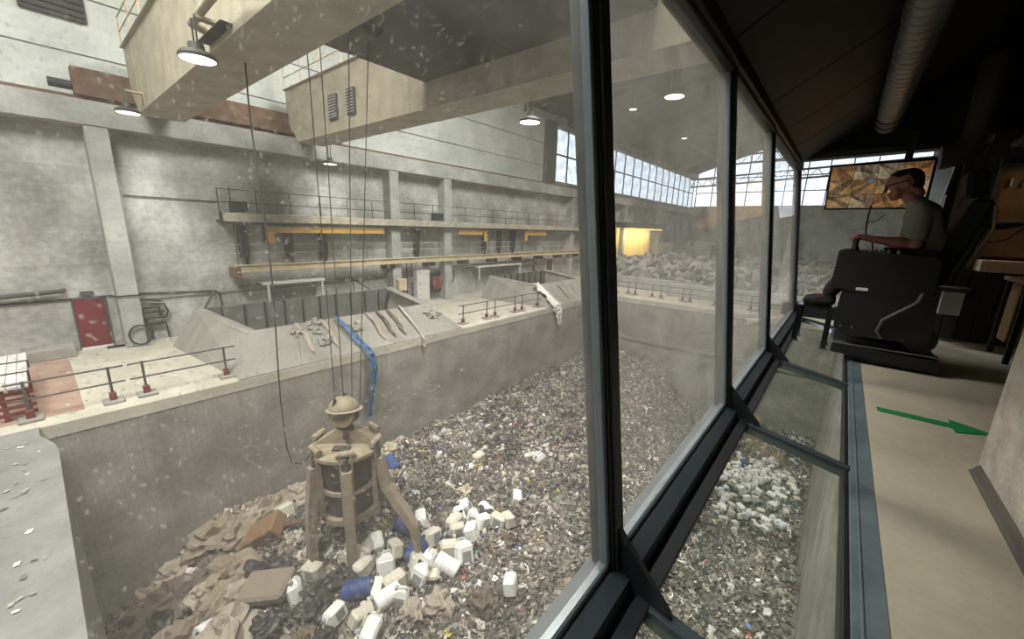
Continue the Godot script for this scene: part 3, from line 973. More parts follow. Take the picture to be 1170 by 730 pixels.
func build_grab():
	var c = Vector3(-11.2, -10.0, -5.5)   # ground point below the grab
	var t = thing("orange_peel_grab", "dusty six-clawed orange-peel grab standing open in the waste", "grab", c)
	var b = MB.new()
	# sheave block: a tilted helmet-like cover over a wheel
	var tilt = Basis(Vector3(0, 0, 1), 0.12) * Basis(Vector3(0, 1, 0), 0.5)
	var prof = []
	for k in 9:
		var a = PI / 2 * k / 8.0
		prof.append(Vector2(0.5 * cos(a), 0.42 * sin(a)))
	b.lathe(prof, 20, Transform3D(tilt.scaled_local(Vector3(1, 1, 0.72)), Vector3(0, 5.42, 0)))
	b.lathe([Vector2(0, -0.03), Vector2(0.58, -0.03), Vector2(0.6, 0.0), Vector2(0.5, 0.03)], 20, Transform3D(tilt.scaled_local(Vector3(1, 1, 0.75)), Vector3(0, 5.42, 0)))
	var hb = obj("sheave_cover", b, M.grab, t)
	for s in [-0.17, 0.17]:
		b = MB.new()
		b.tube([Vector3(0, 5.3, 0) + tilt * Vector3(0, 0, s - 0.06), Vector3(0, 5.3, 0) + tilt * Vector3(0, 0, s + 0.06)], 0.42, 20)
		obj("sheave", b, M.grab, t)
		b = MB.new()
		b.beam(tilt * Vector3(-0.2, 0, s * 1.5) + Vector3(0, 5.45, 0), tilt * Vector3(-0.12, 0, s * 1.5) + Vector3(0, 5.85, 0), 0.07, 0.05)
		obj("rope_socket", b, M.grab_dark, t)
	b = MB.new()
	b.beam(Vector3(0, 4.95, 0), Vector3(0, 4.4, 0), 0.22, 0.22, Vector3.RIGHT, 0.03)
	b.tube([Vector3(-0.25, 4.85, 0.1), Vector3(0.25, 4.85, -0.1)], 0.12, 12)
	b.tube([Vector3(-0.3, 4.62, -0.15), Vector3(0.3, 4.62, 0.15)], 0.1, 12)
	obj("swivel", b, M.grab_dark, t)
	# cross yoke
	b = MB.new()
	var yb = Basis(Vector3(0, 1, 0), 0.75)
	b.prism(PackedVector2Array([Vector2(-1.0, 4.25), Vector2(1.0, 4.25), Vector2(0.55, 4.72), Vector2(-0.2, 4.8), Vector2(-0.5, 4.6)]), 0.3, Transform3D(yb, yb * Vector3(0, 0, -0.15)))
	obj("yoke", b, M.grab, t)
	# round top plate
	b = MB.new()
	b.lathe([Vector2(0, 4.1), Vector2(1.02, 4.1), Vector2(1.08, 4.14), Vector2(1.08, 4.24), Vector2(1.02, 4.28), Vector2(0, 4.32)], 28, Transform3D(), false)
	obj("top_plate", b, M.grab, t)
	b = MB.new()
	b.box(Vector3(0.35, 4.34, 0.35), Vector3(0.5, 0.05, 0.25), Basis(Vector3(0, 1, 0), 0.7))
	obj("hatch", b, M.grab_dark, t)
	# central body
	b = MB.new()
	b.lathe([Vector2(0, 1.8), Vector2(0.6, 1.8), Vector2(0.78, 2.0), Vector2(0.8, 3.0), Vector2(0.88, 3.4), Vector2(0.9, 4.1), Vector2(0, 4.1)], 18, Transform3D(), false)
	obj("hub", b, M.grab_dark, t)
	b = MB.new()
	b.lathe([Vector2(0.78, 2.9), Vector2(0.9, 2.9), Vector2(0.9, 3.02), Vector2(0.78, 3.02)], 18)
	b.lathe([Vector2(0.76, 1.9), Vector2(0.94, 1.9), Vector2(0.94, 2.1), Vector2(0.76, 2.1)], 18)
	obj("collar", b, M.grab, t)
	for k in 6:
		var a = TAU * k / 6.0 + 0.52
		var d = Vector3(cos(a), 0, sin(a))
		var s = d.cross(Vector3.UP)
		# paired guide plates with the ram between
		b = MB.new()
		for e in [-0.16, 0.16]:
			b.beam(d * 1.0 + s * e + Vector3(0, 4.35, 0), d * 0.98 + s * e + Vector3(0, 2.2, 0), 0.05, 0.14, d)
		obj("guide_plate", b, M.grab, t)
		b = MB.new()
		b.tube([d * 0.98 + Vector3(0, 4.42, 0) - s * 0.26, d * 0.98 + Vector3(0, 4.42, 0) + s * 0.26], 0.1, 10)
		obj("hinge_pin", b, M.grab, t)
		b = MB.new()
		b.tube([d * 1.0 + Vector3(0, 4.3, 0), d * 1.06 + Vector3(0, 3.1, 0)], 0.11, 10)
		b.tube([d * 1.06 + Vector3(0, 3.1, 0), d * 1.12 + Vector3(0, 2.3, 0)], 0.07, 10)
		obj("ram", b, M.grab_dark, t)
		# claw: an elbowed tapering arm
		var reach = [1.0, 1.15, 0.9, 1.05, 1.35, 1.1][k]
		var pts = [d * 0.9 + Vector3(0, 2.1, 0), d * (1.15 * reach) + Vector3(0, 1.75, 0), d * (1.35 * reach) + Vector3(0, 0.9, 0), d * (1.25 * reach) + Vector3(0, 0.1, 0), d * (1.0 * reach) + Vector3(0, -0.55, 0)]
		var wd = [0.17, 0.18, 0.17, 0.16, 0.1]
		var th = [0.26, 0.3, 0.28, 0.24, 0.08]
		if k == 0:
			# straight down, bedded in front
			pts = [d * 1.12 + Vector3(0, 3.9, 0), d * 1.2 + Vector3(0, 2.4, 0), d * 1.22 + Vector3(0, 1.4, 0), d * 1.2 + Vector3(0, 0.5, 0), d * 1.15 + Vector3(0, -0.4, 0)]
			wd = [0.14, 0.14, 0.15, 0.16, 0.12]
			th = [0.2, 0.24, 0.24, 0.2, 0.1]
		elif k == 5:
			# spread wide with an elbow
			pts = [d * 1.1 + Vector3(0, 3.9, 0), d * 1.3 + Vector3(0, 2.9, 0), d * 1.75 + Vector3(0, 2.2, 0), d * 2.2 + Vector3(0, 1.5, 0), d * 2.35 + Vector3(0, 0.2, 0)]
			wd = [0.12, 0.13, 0.15, 0.15, 0.08]
		elif k == 2 or k == 1:
			pts = [d * 1.1 + Vector3(0, 3.9, 0), d * 1.2 + Vector3(0, 2.9, 0), d * 1.3 + Vector3(0, 2.0, 0), d * 1.35 + Vector3(0, 1.0, 0), d * 1.2 + Vector3(0, -0.3, 0)]
			wd = [0.12, 0.12, 0.14, 0.15, 0.1]
		b = MB.new()
		for i in 4:
			var p = pts[i]; var q = pts[i + 1]
			var td = (q - p).normalized()
			var nn = s.cross(td).normalized()
			var pr = []
			for w in [[p, i], [q, i + 1]]:
				for e in [[-1, -1], [1, -1], [1, 1], [-1, 1]]:
					pr.append(w[0] + s * wd[w[1]] * e[0] + nn * th[w[1]] * 0.5 * e[1])
			b.hull(pr, [[0, 1, 2, 3], [4, 5, 6, 7], [0, 1, 5, 4], [1, 2, 6, 5], [2, 3, 7, 6], [3, 0, 4, 7]])
		obj("claw", b, M.grab, t)
	# ropes
	var tops = [Vector3(-11.6, 6.1, -5.4), Vector3(-11.3, 6.1, -5.6), Vector3(-10.9, 6.1, -6.2), Vector3(-10.6, 6.1, -6.6)]
	var foots = [Vector3(-11.45, -4.3, -5.35), Vector3(-11.2, -4.25, -5.5), Vector3(-11.15, -4.25, -5.75), Vector3(-10.95, -4.35, -5.9)]
	for k in 4:
		b = MB.new()
		b.tube([tops[k], foots[k]], 0.015, 6)
		tag(obj("hoist_rope", b, M.rope), "taut steel hoist rope running down to the grab's sheave cover", "rope", "hoist ropes of the grab")
	b = MB.new()
	var cp = []
	for k in 15:
		var u = k / 14.0
		cp.append(Vector3(-13.2, 6.1, -4.5).lerp(Vector3(-13.0, -6.2, -4.4), u) + Vector3(0, 0, 0.06 * sin(u * 9.0)))
	cp.append_array([Vector3(-12.9, -6.7, -4.45), Vector3(-12.7, -6.8, -4.7), Vector3(-12.3, -6.3, -4.8), Vector3(-12.1, -5.8, -4.95)])
	b.tube(cp, 0.022, 6)
	tag(obj("power_cable", b, M.rope), "slack power cable hanging apart from the hoist ropes and looping to the grab", "cable")

# ================================================================ fittings on the far wall
func simple(called, mb, m, label, category, group = ""):
	return tag(obj(called, mb, m), label, category, group)

func build_wall_fittings():
	var b
	var W = -24.98
	# red door
	var t = setting("door_1", "dull red metal door in the far concrete wall", "door", Vector3(W, DECK, -1.25))
	b = MB.new(); b.span(Vector3(0, 0.13, -0.47), Vector3(0.07, 2.25, 0.47), 0.01); obj("leaf", b, M.red_door, t)
	b = MB.new()
	b.span(Vector3(0, 0, 0.47), Vector3(0.1, 2.32, 0.53)); b.span(Vector3(0, 0, -0.53), Vector3(0.1, 2.32, -0.47)); b.span(Vector3(0, 2.25, -0.53), Vector3(0.1, 2.32, 0.53))
	obj("frame", b, M.grey_steel, t)
	b = MB.new(); b.span(Vector3(0, 0, -0.5), Vector3(0.14, 0.13, 0.5), 0.01); obj("threshold", b, M.white, t)
	b = MB.new(); b.tube([Vector3(0.08, 1.1, -0.38), Vector3(0.14, 1.1, -0.38), Vector3(0.14, 1.1, -0.26)], 0.018, 8); obj("handle", b, M.bead, t)
	b = MB.new(); b.span(Vector3(W, -2.3, -1.05), Vector3(W + 0.12, -2.12, -1.45), 0.01); simple("door_sign", b, M.grey_steel, "small grey box sign mounted above the red door", "sign")
	b = MB.new(); b.box(Vector3(W + 0.3, DECK + 0.03, -2.0), Vector3(0.25, 0.06, 1.0)); simple("floor_plank", b, M.dark_steel, "dark short plank lying on the deck beside the red door", "plank")
	# pipes and conduits
	b = MB.new(); b.tube([Vector3(W + 0.25, -2.2, 2.5), Vector3(W + 0.25, -2.02, -0.55), Vector3(W, -2.02, -0.6)], 0.09, 10); simple("wall_pipe", b, M.grey_steel, "thick grey pipe stub on the wall beside the red door", "pipe")
	b = MB.new(); b.tube([Vector3(W + 0.05, -2.45, 3), Vector3(W + 0.05, -2.4, -2.0), Vector3(-24.1, -2.35, -2.05), Vector3(-24.1, -2.35, -2.85), Vector3(W + 0.05, -2.4, -2.9), Vector3(W + 0.05, -2.55, -5.8), Vector3(W + 0.1, -2.7, -6.0), Vector3(W + 0.1, -4.2, -6.05)], 0.035, 6); simple("conduit", b, M.dark_steel, "dark conduit running over the first column and down behind the near hopper", "conduit")
	b = MB.new(); b.tube([Vector3(W + 0.05, -2.7, -3.0), Vector3(W + 0.05, -2.65, -16.0)], 0.025, 6); simple("conduit", b, M.grey_steel, "thin conduit low on the wall behind the near hopper", "conduit")
	b = MB.new(); b.tube([Vector3(W + 0.05, 2.0, -3.0), Vector3(W + 0.05, 1.95, -6.5)], 0.025, 6); simple("conduit", b, M.dark_steel, "thin conduit reaching the end of the upper gantry beam", "conduit")
	b = MB.new(); b.tube([Vector3(W + 0.1, -2.6, -5.75), Vector3(-23.3, -3.3, -4.85)], 0.05, 8); simple("brace_pole", b, M.grey_steel, "pale sloping pole leaning from the wall to the near hopper", "pole")
	# pipe manifold beside the first column
	t = thing("pipe_manifold", "tangle of dark pipes and valves on the wall beside the coiled hose", "pipework", Vector3(W + 0.1, DECK, -3.5))
	for p in [[[0.9, 0.4], [0.9, 1.9], [0.5, 2.05], [-0.1, 1.9]], [[0.6, 0.7], [0.6, 1.6], [0.0, 1.65], [0.0, 1.2]], [[0.75, 1.1], [-0.2, 1.1], [-0.3, 1.4], [-0.2, 1.75], [0.3, 1.8]], [[0.4, 0.1], [0.4, 0.75], [-0.15, 0.8], [-0.2, 0.1]], [[0.8, 0.85], [-0.1, 0.85]], [[0.65, 1.4], [-0.2, 1.4]]]:
		b = MB.new()
		var pts = []
		for q in p: pts.append(Vector3(0.1, q[1], q[0]))
		b.tube(pts, 0.045, 8)
		obj("pipe", b, M.dark_steel, t)
	for q in [[0.6, 1.0], [0.0, 1.4], [0.75, 0.85]]:
		b = MB.new()
		b.tube([Vector3(0.16, q[1], q[0]), Vector3(0.24, q[1], q[0])], 0.1, 10)
		obj("valve_wheel", b, M.dark_steel, t)
	b = MB.new()
	var ring = []
	for k in 50:
		var a = TAU * k / 16.0
		ring.append(Vector3(-24.05 + 0.02 * (k / 16.0), DECK + 0.55 + 0.45 * cos(a), -2.6 + 0.38 * sin(a)))
	b.tube(ring, 0.035, 6)
	simple("coiled_hose", b, M.dark_steel, "dark coiled hose hanging at the foot of the first column", "hose")
	b = MB.new(); b.span(Vector3(-24.0, DECK, -3.9), Vector3(-23.8, DECK + 0.3, -4.1), 0.02); simple("floor_stub", b, M.grey_steel, "small grey stub standing on the deck before the pipe tangle", "stub")
	# upper gantry: pale beam with walkway rail, lower cream beam
	t = thing("upper_gantry_beam", "long pale upper gantry beam with railing across the wall columns", "beam", Vector3(-24.05, 1.2, -6.3))
	b = MB.new()
	b.span(Vector3(-0.1, -0.22, 0), Vector3(0.14, 0.22, -40), 0.03)
	obj("beam", b, M.pale_beam, t)
	b = MB.new(); b.span(Vector3(-0.95, -0.2, 0), Vector3(-0.1, -0.14, -40)); obj("walkway", b, M.dark_steel, t)
	b = MB.new(); b.span(Vector3(-0.2, -0.3, 0.04), Vector3(0.2, 0.26, 0.0), 0.01); obj("end_plate", b, M.dark_steel, t)
	b = MB.new(); b.span(Vector3(-0.12, -0.33, 0), Vector3(0.17, -0.24, -40)); obj("lower_flange", b, M.dark_steel, t)
	for k in 24:
		b = MB.new(); b.tube([Vector3(-0.4, 0.2, -0.05 - k * 1.7), Vector3(-0.4, 1.4, -0.05 - k * 1.7)], 0.025, 6); obj("rail_post", b, M.dark_steel, t)
	for y in [0.75, 1.38]:
		b = MB.new(); b.tube([Vector3(-0.4, y, 0), Vector3(-0.4, y, -40)], 0.022, 6); obj("hand_rail", b, M.dark_steel, t)
	for z in [[-6.75, -7.5, "dark box on the walkway at the gantry's near end"], [-19.7, -20.6, "dark box on the walkway between the paired columns"]]:
		b = MB.new(); b.span(Vector3(-24.35, 1.45, z[0]), Vector3(-24.0, 2.0, z[1]), 0.02); simple("switch_box", b, M.dark_steel, z[2], "box")
	t = thing("lower_gantry_beam", "long cream lower gantry beam with rusty streaks", "beam", Vector3(-24.05, -1.4, -6.6))
	b = MB.new(); b.span(Vector3(-0.15, -0.16, 0), Vector3(0.05, 0.16, -39.5), 0.02); obj("web", b, M.cream, t)
	b = MB.new(); b.span(Vector3(-0.2, 0.14, 0), Vector3(0.15, 0.19, -39.5), 0.01); obj("flange", b, M.cream, t)
	b = MB.new(); b.span(Vector3(-0.2, -0.2, 0), Vector3(0.15, -0.15, -39.5), 0.01); obj("flange", b, M.cream, t)
	b = MB.new(); b.span(Vector3(-0.7, -0.5, 0.1), Vector3(0.1, 0.05, -0.25), 0.02); obj("bracket", b, M.rust, t)
	for k in 9:
		b = MB.new(); b.span(Vector3(-0.9, -0.55, -9.0 - k * 3.6), Vector3(-0.1, -0.2, -9.7 - k * 3.6), 0.02); obj("bracket", b, M.grab_dark, t)
	for k in 17:
		b = MB.new(); b.tube([Vector3(-0.6, 0.18, -0.6 - k * 2.4), Vector3(-0.6, 1.25, -0.6 - k * 2.4)], 0.02, 6); obj("rail_post", b, M.grey_steel, t)
	for y in [0.75, 1.2]:
		b = MB.new(); b.tube([Vector3(-0.6, y, 0), Vector3(-0.6, y, -39)], 0.018, 6); obj("hand_rail", b, M.white, t)
	# yellow hoist beams under the upper gantry
	var yl = [[-8.1, -15.2, "long yellow hoist beam under the upper gantry before the near hopper", -1], [-22.0, -25.2, "yellow hoist beam under the gantry just past the paired columns", 1], [-30.4, -34.0, "farthest yellow hoist beam under the upper gantry", -1]]
	for y in yl:
		t = thing("hoist_beam", y[2], "beam", Vector3(-23.75, 0.62, y[0]), "yellow hoist beams on the far wall")
		var ln = y[0] - y[1]
		b = MB.new(); b.span(Vector3(-0.04, -0.13, 0), Vector3(0.04, 0.13, -ln)); obj("web", b, M.yellow, t)
		for e in [-0.14, 0.14]:
			b = MB.new(); b.span(Vector3(-0.1, e - 0.02, 0), Vector3(0.1, e + 0.02, -ln), 0.005); obj("flange", b, M.yellow, t)
		var hz = 0.0 if y[3] < 0 else -ln + 0.4
		b = MB.new(); b.span(Vector3(-0.12, -0.72, hz), Vector3(0.14, -0.12, hz - 0.4), 0.03); obj("hoist", b, M.yellow, t)
		b = MB.new(); b.span(Vector3(-0.2, -0.6, hz + 0.12), Vector3(0.1, 0.25, hz + 0.02), 0.01); obj("end_stop", b, M.dark_steel, t)
	for k in 7:
		b = MB.new()
		var z = [-7.3, -9.6, -11.6, -25.9, -27.9, -29.9, -18.6][k]
		b.box(Vector3(-24.75, -0.05, z), Vector3(0.3, 1.7, 0.42), Basis(), 0.02)
		b.box(Vector3(-24.75, -1.05, z - 0.1), Vector3(0.12, 0.5, 0.12))
		simple("wall_bracket", b, M.dark_steel, "dark upright steel bracket on the wall between the two gantry beams", "bracket", "steel brackets between the gantry beams")
	# conduits hanging at the gantry's near end
	for k in 2:
		b = MB.new(); b.tube([Vector3(-24.5, 2.7 - k * 1.8, -6.9 - 0.2 * k), Vector3(-24.5, -1.3, -6.9 - 0.25 * k)], 0.03, 6); simple("down_pipe", b, M.grey_steel, "thin upright pipe joining the near ends of both gantry beams", "pipe", "upright pipes at the gantry end")
	# white shelves low on the wall
	for s in [[-7.8, -11.2, "white steel bench frame on the wall above the near hopper"], [-24.4, -30.5, "white steel bench frame on the wall above the far hopper"]]:
		t = thing("bench_frame", s[2], "frame", Vector3(-24.3, -2.35, s[0]), "bench frames above the hoppers")
		var ln = s[0] - s[1]
		b = MB.new(); b.span(Vector3(-0.5, -0.02, 0), Vector3(0.3, 0.12, -ln), 0.01); obj("top", b, M.white, t)
		for z in [-0.25, -ln + 0.2]:
			b = MB.new(); b.beam(Vector3(0.25, 0, z), Vector3(0.25, -1.1, z), 0.1, 0.1); obj("leg", b, M.white, t)
		b = MB.new(); b.beam(Vector3(0.0, 0.05, 0), Vector3(0.0, 0.05, 1.1), 0.06, 0.06); obj("arm", b, M.dark_steel, t)
	b = MB.new(); b.tube([Vector3(-24.4, -4.0, -13.2), Vector3(-24.4, -2.35, -13.2), Vector3(-24.4, -2.3, -12.2)], 0.04, 8); b.tube([Vector3(-24.4, -2.5, -13.2), Vector3(-24.4, -3.3, -14.4)], 0.03, 6); simple("pipe_bracket", b, M.dark_steel, "dark angled pipe bracket behind the near hopper", "bracket")
	b = MB.new(); b.tube([Vector3(-24.4, -4.0, -33.0), Vector3(-24.4, -1.95, -33.0), Vector3(-24.4, -1.9, -31.2)], 0.05, 8); b.tube([Vector3(-24.4, -2.2, -33.0), Vector3(-24.4, -3.3, -34.6)], 0.04, 6); simple("pipe_bracket", b, M.dark_steel, "dark angled pipe bracket behind the far hopper", "bracket")
	# between the paired columns
	t = thing("switch_cabinet", "cream switch cabinet fixed to the second column", "cabinet", Vector3(-24.1, -3.55, -16.6))
	b = MB.new(); b.span(Vector3(-0.1, 0, 0.3), Vector3(0.25, 0.85, -0.4), 0.02); obj("body", b, M.cream, t)
	b = MB.new(); b.span(Vector3(0.25, 0.04, 0.27), Vector3(0.27, 0.81, -0.37), 0.005); obj("door", b, M.cream, t)
	b = MB.new(); b.span(Vector3(-0.1, -0.1, 0.2), Vector3(0.3, -0.03, -0.3)); obj("shelf", b, M.dark_steel, t)
	t = thing("wall_ladder", "dark steel ladder between the paired columns", "ladder", Vector3(-24.6, DECK, -17.75))
	for z in [0.22, -0.22]:
		b = MB.new(); b.beam(Vector3(0, 0, z), Vector3(0, 3.2, z), 0.05, 0.06); obj("stile", b, M.dark_steel, t)
	for k in 10:
		b = MB.new(); b.tube([Vector3(0, 0.3 + k * 0.3, 0.22), Vector3(0, 0.3 + k * 0.3, -0.22)], 0.018, 6); obj("rung", b, M.dark_steel, t)
	t = thing("white_cupboard", "tall white cupboard between the ladder and the red hose reel", "cupboard", Vector3(-24.6, DECK, -18.9))
	b = MB.new(); b.span(Vector3(-0.3, 0, 0.6), Vector3(0.2, 2.5, -0.6), 0.02); obj("body", b, M.white, t)
	for y in [[0.06, 1.2], [1.28, 2.1], [2.15, 2.46]]:
		b = MB.new(); b.span(Vector3(0.2, y[0], 0.56), Vector3(0.23, y[1], -0.56), 0.008); var dd = obj("door", b, M.white, t)
		b = MB.new(); b.span(Vector3(0.23, y[0] + 0.1, 0.4), Vector3(0.26, y[0] + 0.25, 0.36)); obj("handle", b, M.dark_steel, dd)
	t = thing("hose_reel", "round red hose reel in a dark frame beside the third column", "hose reel", Vector3(-24.5, -3.3, -20.2))
	b = MB.new(); b.tube([Vector3(0, 0, 0), Vector3(0.25, 0, 0)], 0.5, 24); obj("drum", b, M.red, t)
	b = MB.new(); b.tube([Vector3(0.24, 0, 0), Vector3(0.3, 0, 0)], 0.12, 12); obj("hub", b, M.red_door, t)
	b = MB.new(); b.span(Vector3(-0.3, -0.8, 0.6), Vector3(-0.1, 0.8, -0.6), 0.02); obj("back_plate", b, M.dark_steel, t)
	b = MB.new(); b.beam(Vector3(0.1, 0.8, 0.62), Vector3(0.1, -0.8, 0.62), 0.05, 0.05); obj("frame_bar", b, M.dark_steel, t)
	b = MB.new()
	var coil = []
	for k in 34:
		var a = TAU * k / 16.0
		coil.append(Vector3(-24.7, -2.9 + 0.55 * cos(a), -22.0 + 0.3 * sin(a)))
	b.tube(coil, 0.05, 6); simple("coiled_hose", b, M.dark_steel, "dark coiled hose on the wall past the third column", "hose")
	b = MB.new(); b.tube([Vector3(W + 0.1, -2.05, -21.8), Vector3(W + 0.1, -1.95, -36)], 0.06, 8); simple("wall_pipe", b, M.white, "pale pipe running along the wall behind the far hopper", "pipe")
	# upright door-like panels far along the wall
	t = setting("door_2", "narrow brown door in the far wall beyond the far hopper", "door", Vector3(W, DECK, -36.6))
	b = MB.new(); b.span(Vector3(0, 0, -0.6), Vector3(0.07, 2.6, 0.6), 0.01); obj("leaf", b, M.rust, t)
	b = MB.new(); b.span(Vector3(0, 0, 0.6), Vector3(0.1, 2.7, 0.75)); b.span(Vector3(0, 0, -0.75), Vector3(0.1, 2.7, -0.6)); b.span(Vector3(0, 2.6, -0.75), Vector3(0.1, 2.75, 0.75)); obj("frame", b, M.white, t)
	# stack of white boards on a red rack at the rail's end
	t = thing("board_stack", "bundle of long white boards lying on a red rack", "boards", Vector3(-17.3, -3.75, 0.95))
	for i in 3:
		for j in 2:
			b = MB.new(); b.span(Vector3(0.0 - 0.06 * j, 0.1 * j, 0.3 - 0.2 * i), Vector3(-3.6 - 0.05 * i, 0.1 * j + 0.09, 0.11 - 0.2 * i), 0.008); obj("board", b, M.white, t)
	for x in [-1.0, -2.4]:
		b = MB.new(); b.span(Vector3(x, -0.02, 0.33), Vector3(x - 0.05, 0.22, -0.33)); obj("strap", b, M.dark_steel, t)
	t = thing("red_rack", "red steel rack under the bundle of white boards", "rack", Vector3(-17.3, DECK, 0.95))
	for z in [0.22, -0.22]:
		b = MB.new(); b.beam(Vector3(-0.15, 0, z), Vector3(-0.15, 0.96, z), 0.1, 0.1); obj("post", b, M.red, t)
		b = MB.new(); b.beam(Vector3(-3.0, 0, z), Vector3(-3.0, 0.96, z), 0.1, 0.1); obj("post", b, M.red, t)
	for k in 4:
		b = MB.new(); b.beam(Vector3(-0.12, 0.2 + 0.2 * k, 0.36), Vector3(-0.12, 0.2 + 0.2 * k, -0.36), 0.09, 0.09); obj("rung", b, M.red, t)
	t = thing("red_ramp_frame", "red slanted steel frame standing at the wall beyond the boards", "frame", Vector3(-23.4, DECK, 1.6))
	for z in [0.0, 1.2]:
		b = MB.new(); b.beam(Vector3(0, 0, -0.3 + z), Vector3(0, 2.0, 0.9 + z), 0.14, 0.2); obj("stringer", b, M.red, t)
	for k in 6:
		b = MB.new(); b.beam(Vector3(0, 0.3 * k + 0.15, -0.25 + 0.18 * k), Vector3(0, 0.3 * k + 0.15, 1.0 + 0.18 * k), 0.06, 0.06); obj("tread", b, M.red, t)
	b = MB.new(); b.span(Vector3(-24.9, DECK, 0.9), Vector3(-24.0, DECK + 0.45, -0.55), 0.03); simple("concrete_plinth", b, M.hopper, "low concrete plinth at the wall beside the red door", "plinth")
	# plastic sheets over the aprons
	sheet("blue_sheet", [Vector3(-18.1, -3.3, -8.75), Vector3(-17.6, -3.7, -8.95), Vector3(-17.1, -4.15, -9.1), Vector3(-16.6, -4.55, -9.3), Vector3(-16.32, -4.95, -9.45), Vector3(-16.28, -5.7, -9.6), Vector3(-16.33, -6.8, -9.4), Vector3(-16.4, -8.1, -9.3)], [0.22, 0.25, 0.3, 0.36, 0.4, 0.42, 0.34, 0.2], mat(Color(0.27, 0.4, 0.56), 0.5), "crumpled blue plastic sheet hanging over the pit edge", 7)
	sheet("white_sheet", [Vector3(-18.2, -3.15, -24.9), Vector3(-17.5, -3.75, -25.0), Vector3(-16.9, -4.2, -25.1), Vector3(-16.4, -4.65, -25.3), Vector3(-16.3, -5.4, -25.6), Vector3(-16.4, -6.4, -25.9)], [0.9, 0.8, 0.8, 0.9, 0.8, 0.6], mat(Color(0.85, 0.84, 0.8), 0.6), "white plastic strip hanging over the pit edge", 11)
	sheet("white_rope_strip", [Vector3(-18.2, -3.25, -12.4), Vector3(-17.5, -3.75, -12.5), Vector3(-16.7, -4.45, -12.6), Vector3(-16.4, -4.8, -12.65), Vector3(-16.38, -5.3, -12.7)], [0.1, 0.12, 0.1, 0.12, 0.3], mat(Color(0.75, 0.73, 0.68), 0.7), "thin white strip trailing over the near hopper's apron", 13)
	for k in 9:
		var z = [-7.0, -8.1, -10.4, -11.6, -11.0, -26.6, -27.6, -28.4, -29.4][k]
		var x0 = -18.2
		var dk = k in [3, 4, 6]
		sheet("torn_strip", [Vector3(x0, -3.33, z), Vector3(-17.6, -3.78, z - 0.15), Vector3(-17.0, -4.27, z - 0.1), Vector3(-16.75, -4.47, z - 0.2)], [0.12, 0.2, 0.16, 0.06], mat(Color(0.4, 0.37, 0.33) if dk else Color(0.66, 0.62, 0.56), 0.8), ("dark" if dk else "pale") + " torn strip lying on the apron of the " + ("near" if k < 5 else "far") + " hopper", 20 + k, "torn strips on the hopper aprons")

func sheet(called, path, widths, m, label, seed_, group = ""):
	# ribbon with folds; runs along path, spread in z
	var f = FastNoiseLite.new()
	f.seed = seed_; f.frequency = 0.9
	var b = MB.new()
	var n = 8
	var rows = []
	var steps = 4
	for i in (path.size() - 1) * steps + 1:
		var u = float(i) / steps
		var k = mini(int(u), path.size() - 2)
		var t = u - k
		var p = path[k].lerp(path[k + 1], t)
		var w = lerpf(widths[k], widths[k + 1], t)
		var row = []
		for j in n + 1:
			var s = float(j) / n - 0.5
			var q = p + Vector3(0, 0, s * w * (1.0 + 0.7 * f.get_noise_2d(u * 1.7, 60.0)) + 0.14 * w * f.get_noise_2d(u * 2.3, 90.0))
			var fold = 0.05 * sin(s * 14.0 + u * 1.3) + 0.16 * f.get_noise_2d(s * 7.0, u * 2.2)
			row.append(q + Vector3(0.07 + fold, 0.07 + absf(fold), 0.05 * f.get_noise_2d(u * 2.0, s * 3.0 + 30.0)) * minf(1.0, w * 2.2))
		rows.append(row)
	for i in rows.size() - 1:
		for j in n:
			b.quad(rows[i][j], rows[i + 1][j], rows[i + 1][j + 1], rows[i][j + 1])
			var d = Vector3(-0.012, -0.012, 0)
			b.quad(rows[i][j] + d, rows[i][j + 1] + d, rows[i + 1][j + 1] + d, rows[i + 1][j] + d)
	return simple(called, b, m, label, "plastic sheet" if not group else "strip", group)

# ================================================================ waste
var hn := FastNoiseLite.new()
var hn2 := FastNoiseLite.new()

func ridge_side(x, z):
	# signed distance past the crest of the heap, toward the dug-out hollow near the cabin
	var pts = [Vector2(-12.5, -40), Vector2(-11.2, -32), Vector2(-9.3, -24), Vector2(-6.2, -17.5), Vector2(-1.5, -15.2), Vector2(4, -14.8)]
	var best = 1e9
	var sgn = 1.0
	var p = Vector2(x, z)
	for i in pts.size() - 1:
		var q = Geometry2D.get_closest_point_to_segment(p, pts[i], pts[i + 1])
		var d = p.distance_to(q)
		if d < best:
			best = d
			sgn = 1.0 if (pts[i + 1] - pts[i]).cross(p - pts[i]) < 0 else -1.0
	return best * sgn

func heap(x, z):
	var h = -9.85 + 0.45 * hn.get_noise_2d(x, z) + 0.16 * hn2.get_noise_2d(x, z)
	h -= 1.15 * smoothstep(-3.2, 0.3, z) * smoothstep(-9.0, -15.0, x)
	h -= 0.7 * smoothstep(-3.0, 0.3, z)
	h += 1.7 * exp(-((x + 12.1) * (x + 12.1) + (z + 5.9) * (z + 5.9)) / 2.2)
	var d = ridge_side(x, z)
	h -= 3.3 * smoothstep(-0.6, 4.2, d)
	return h

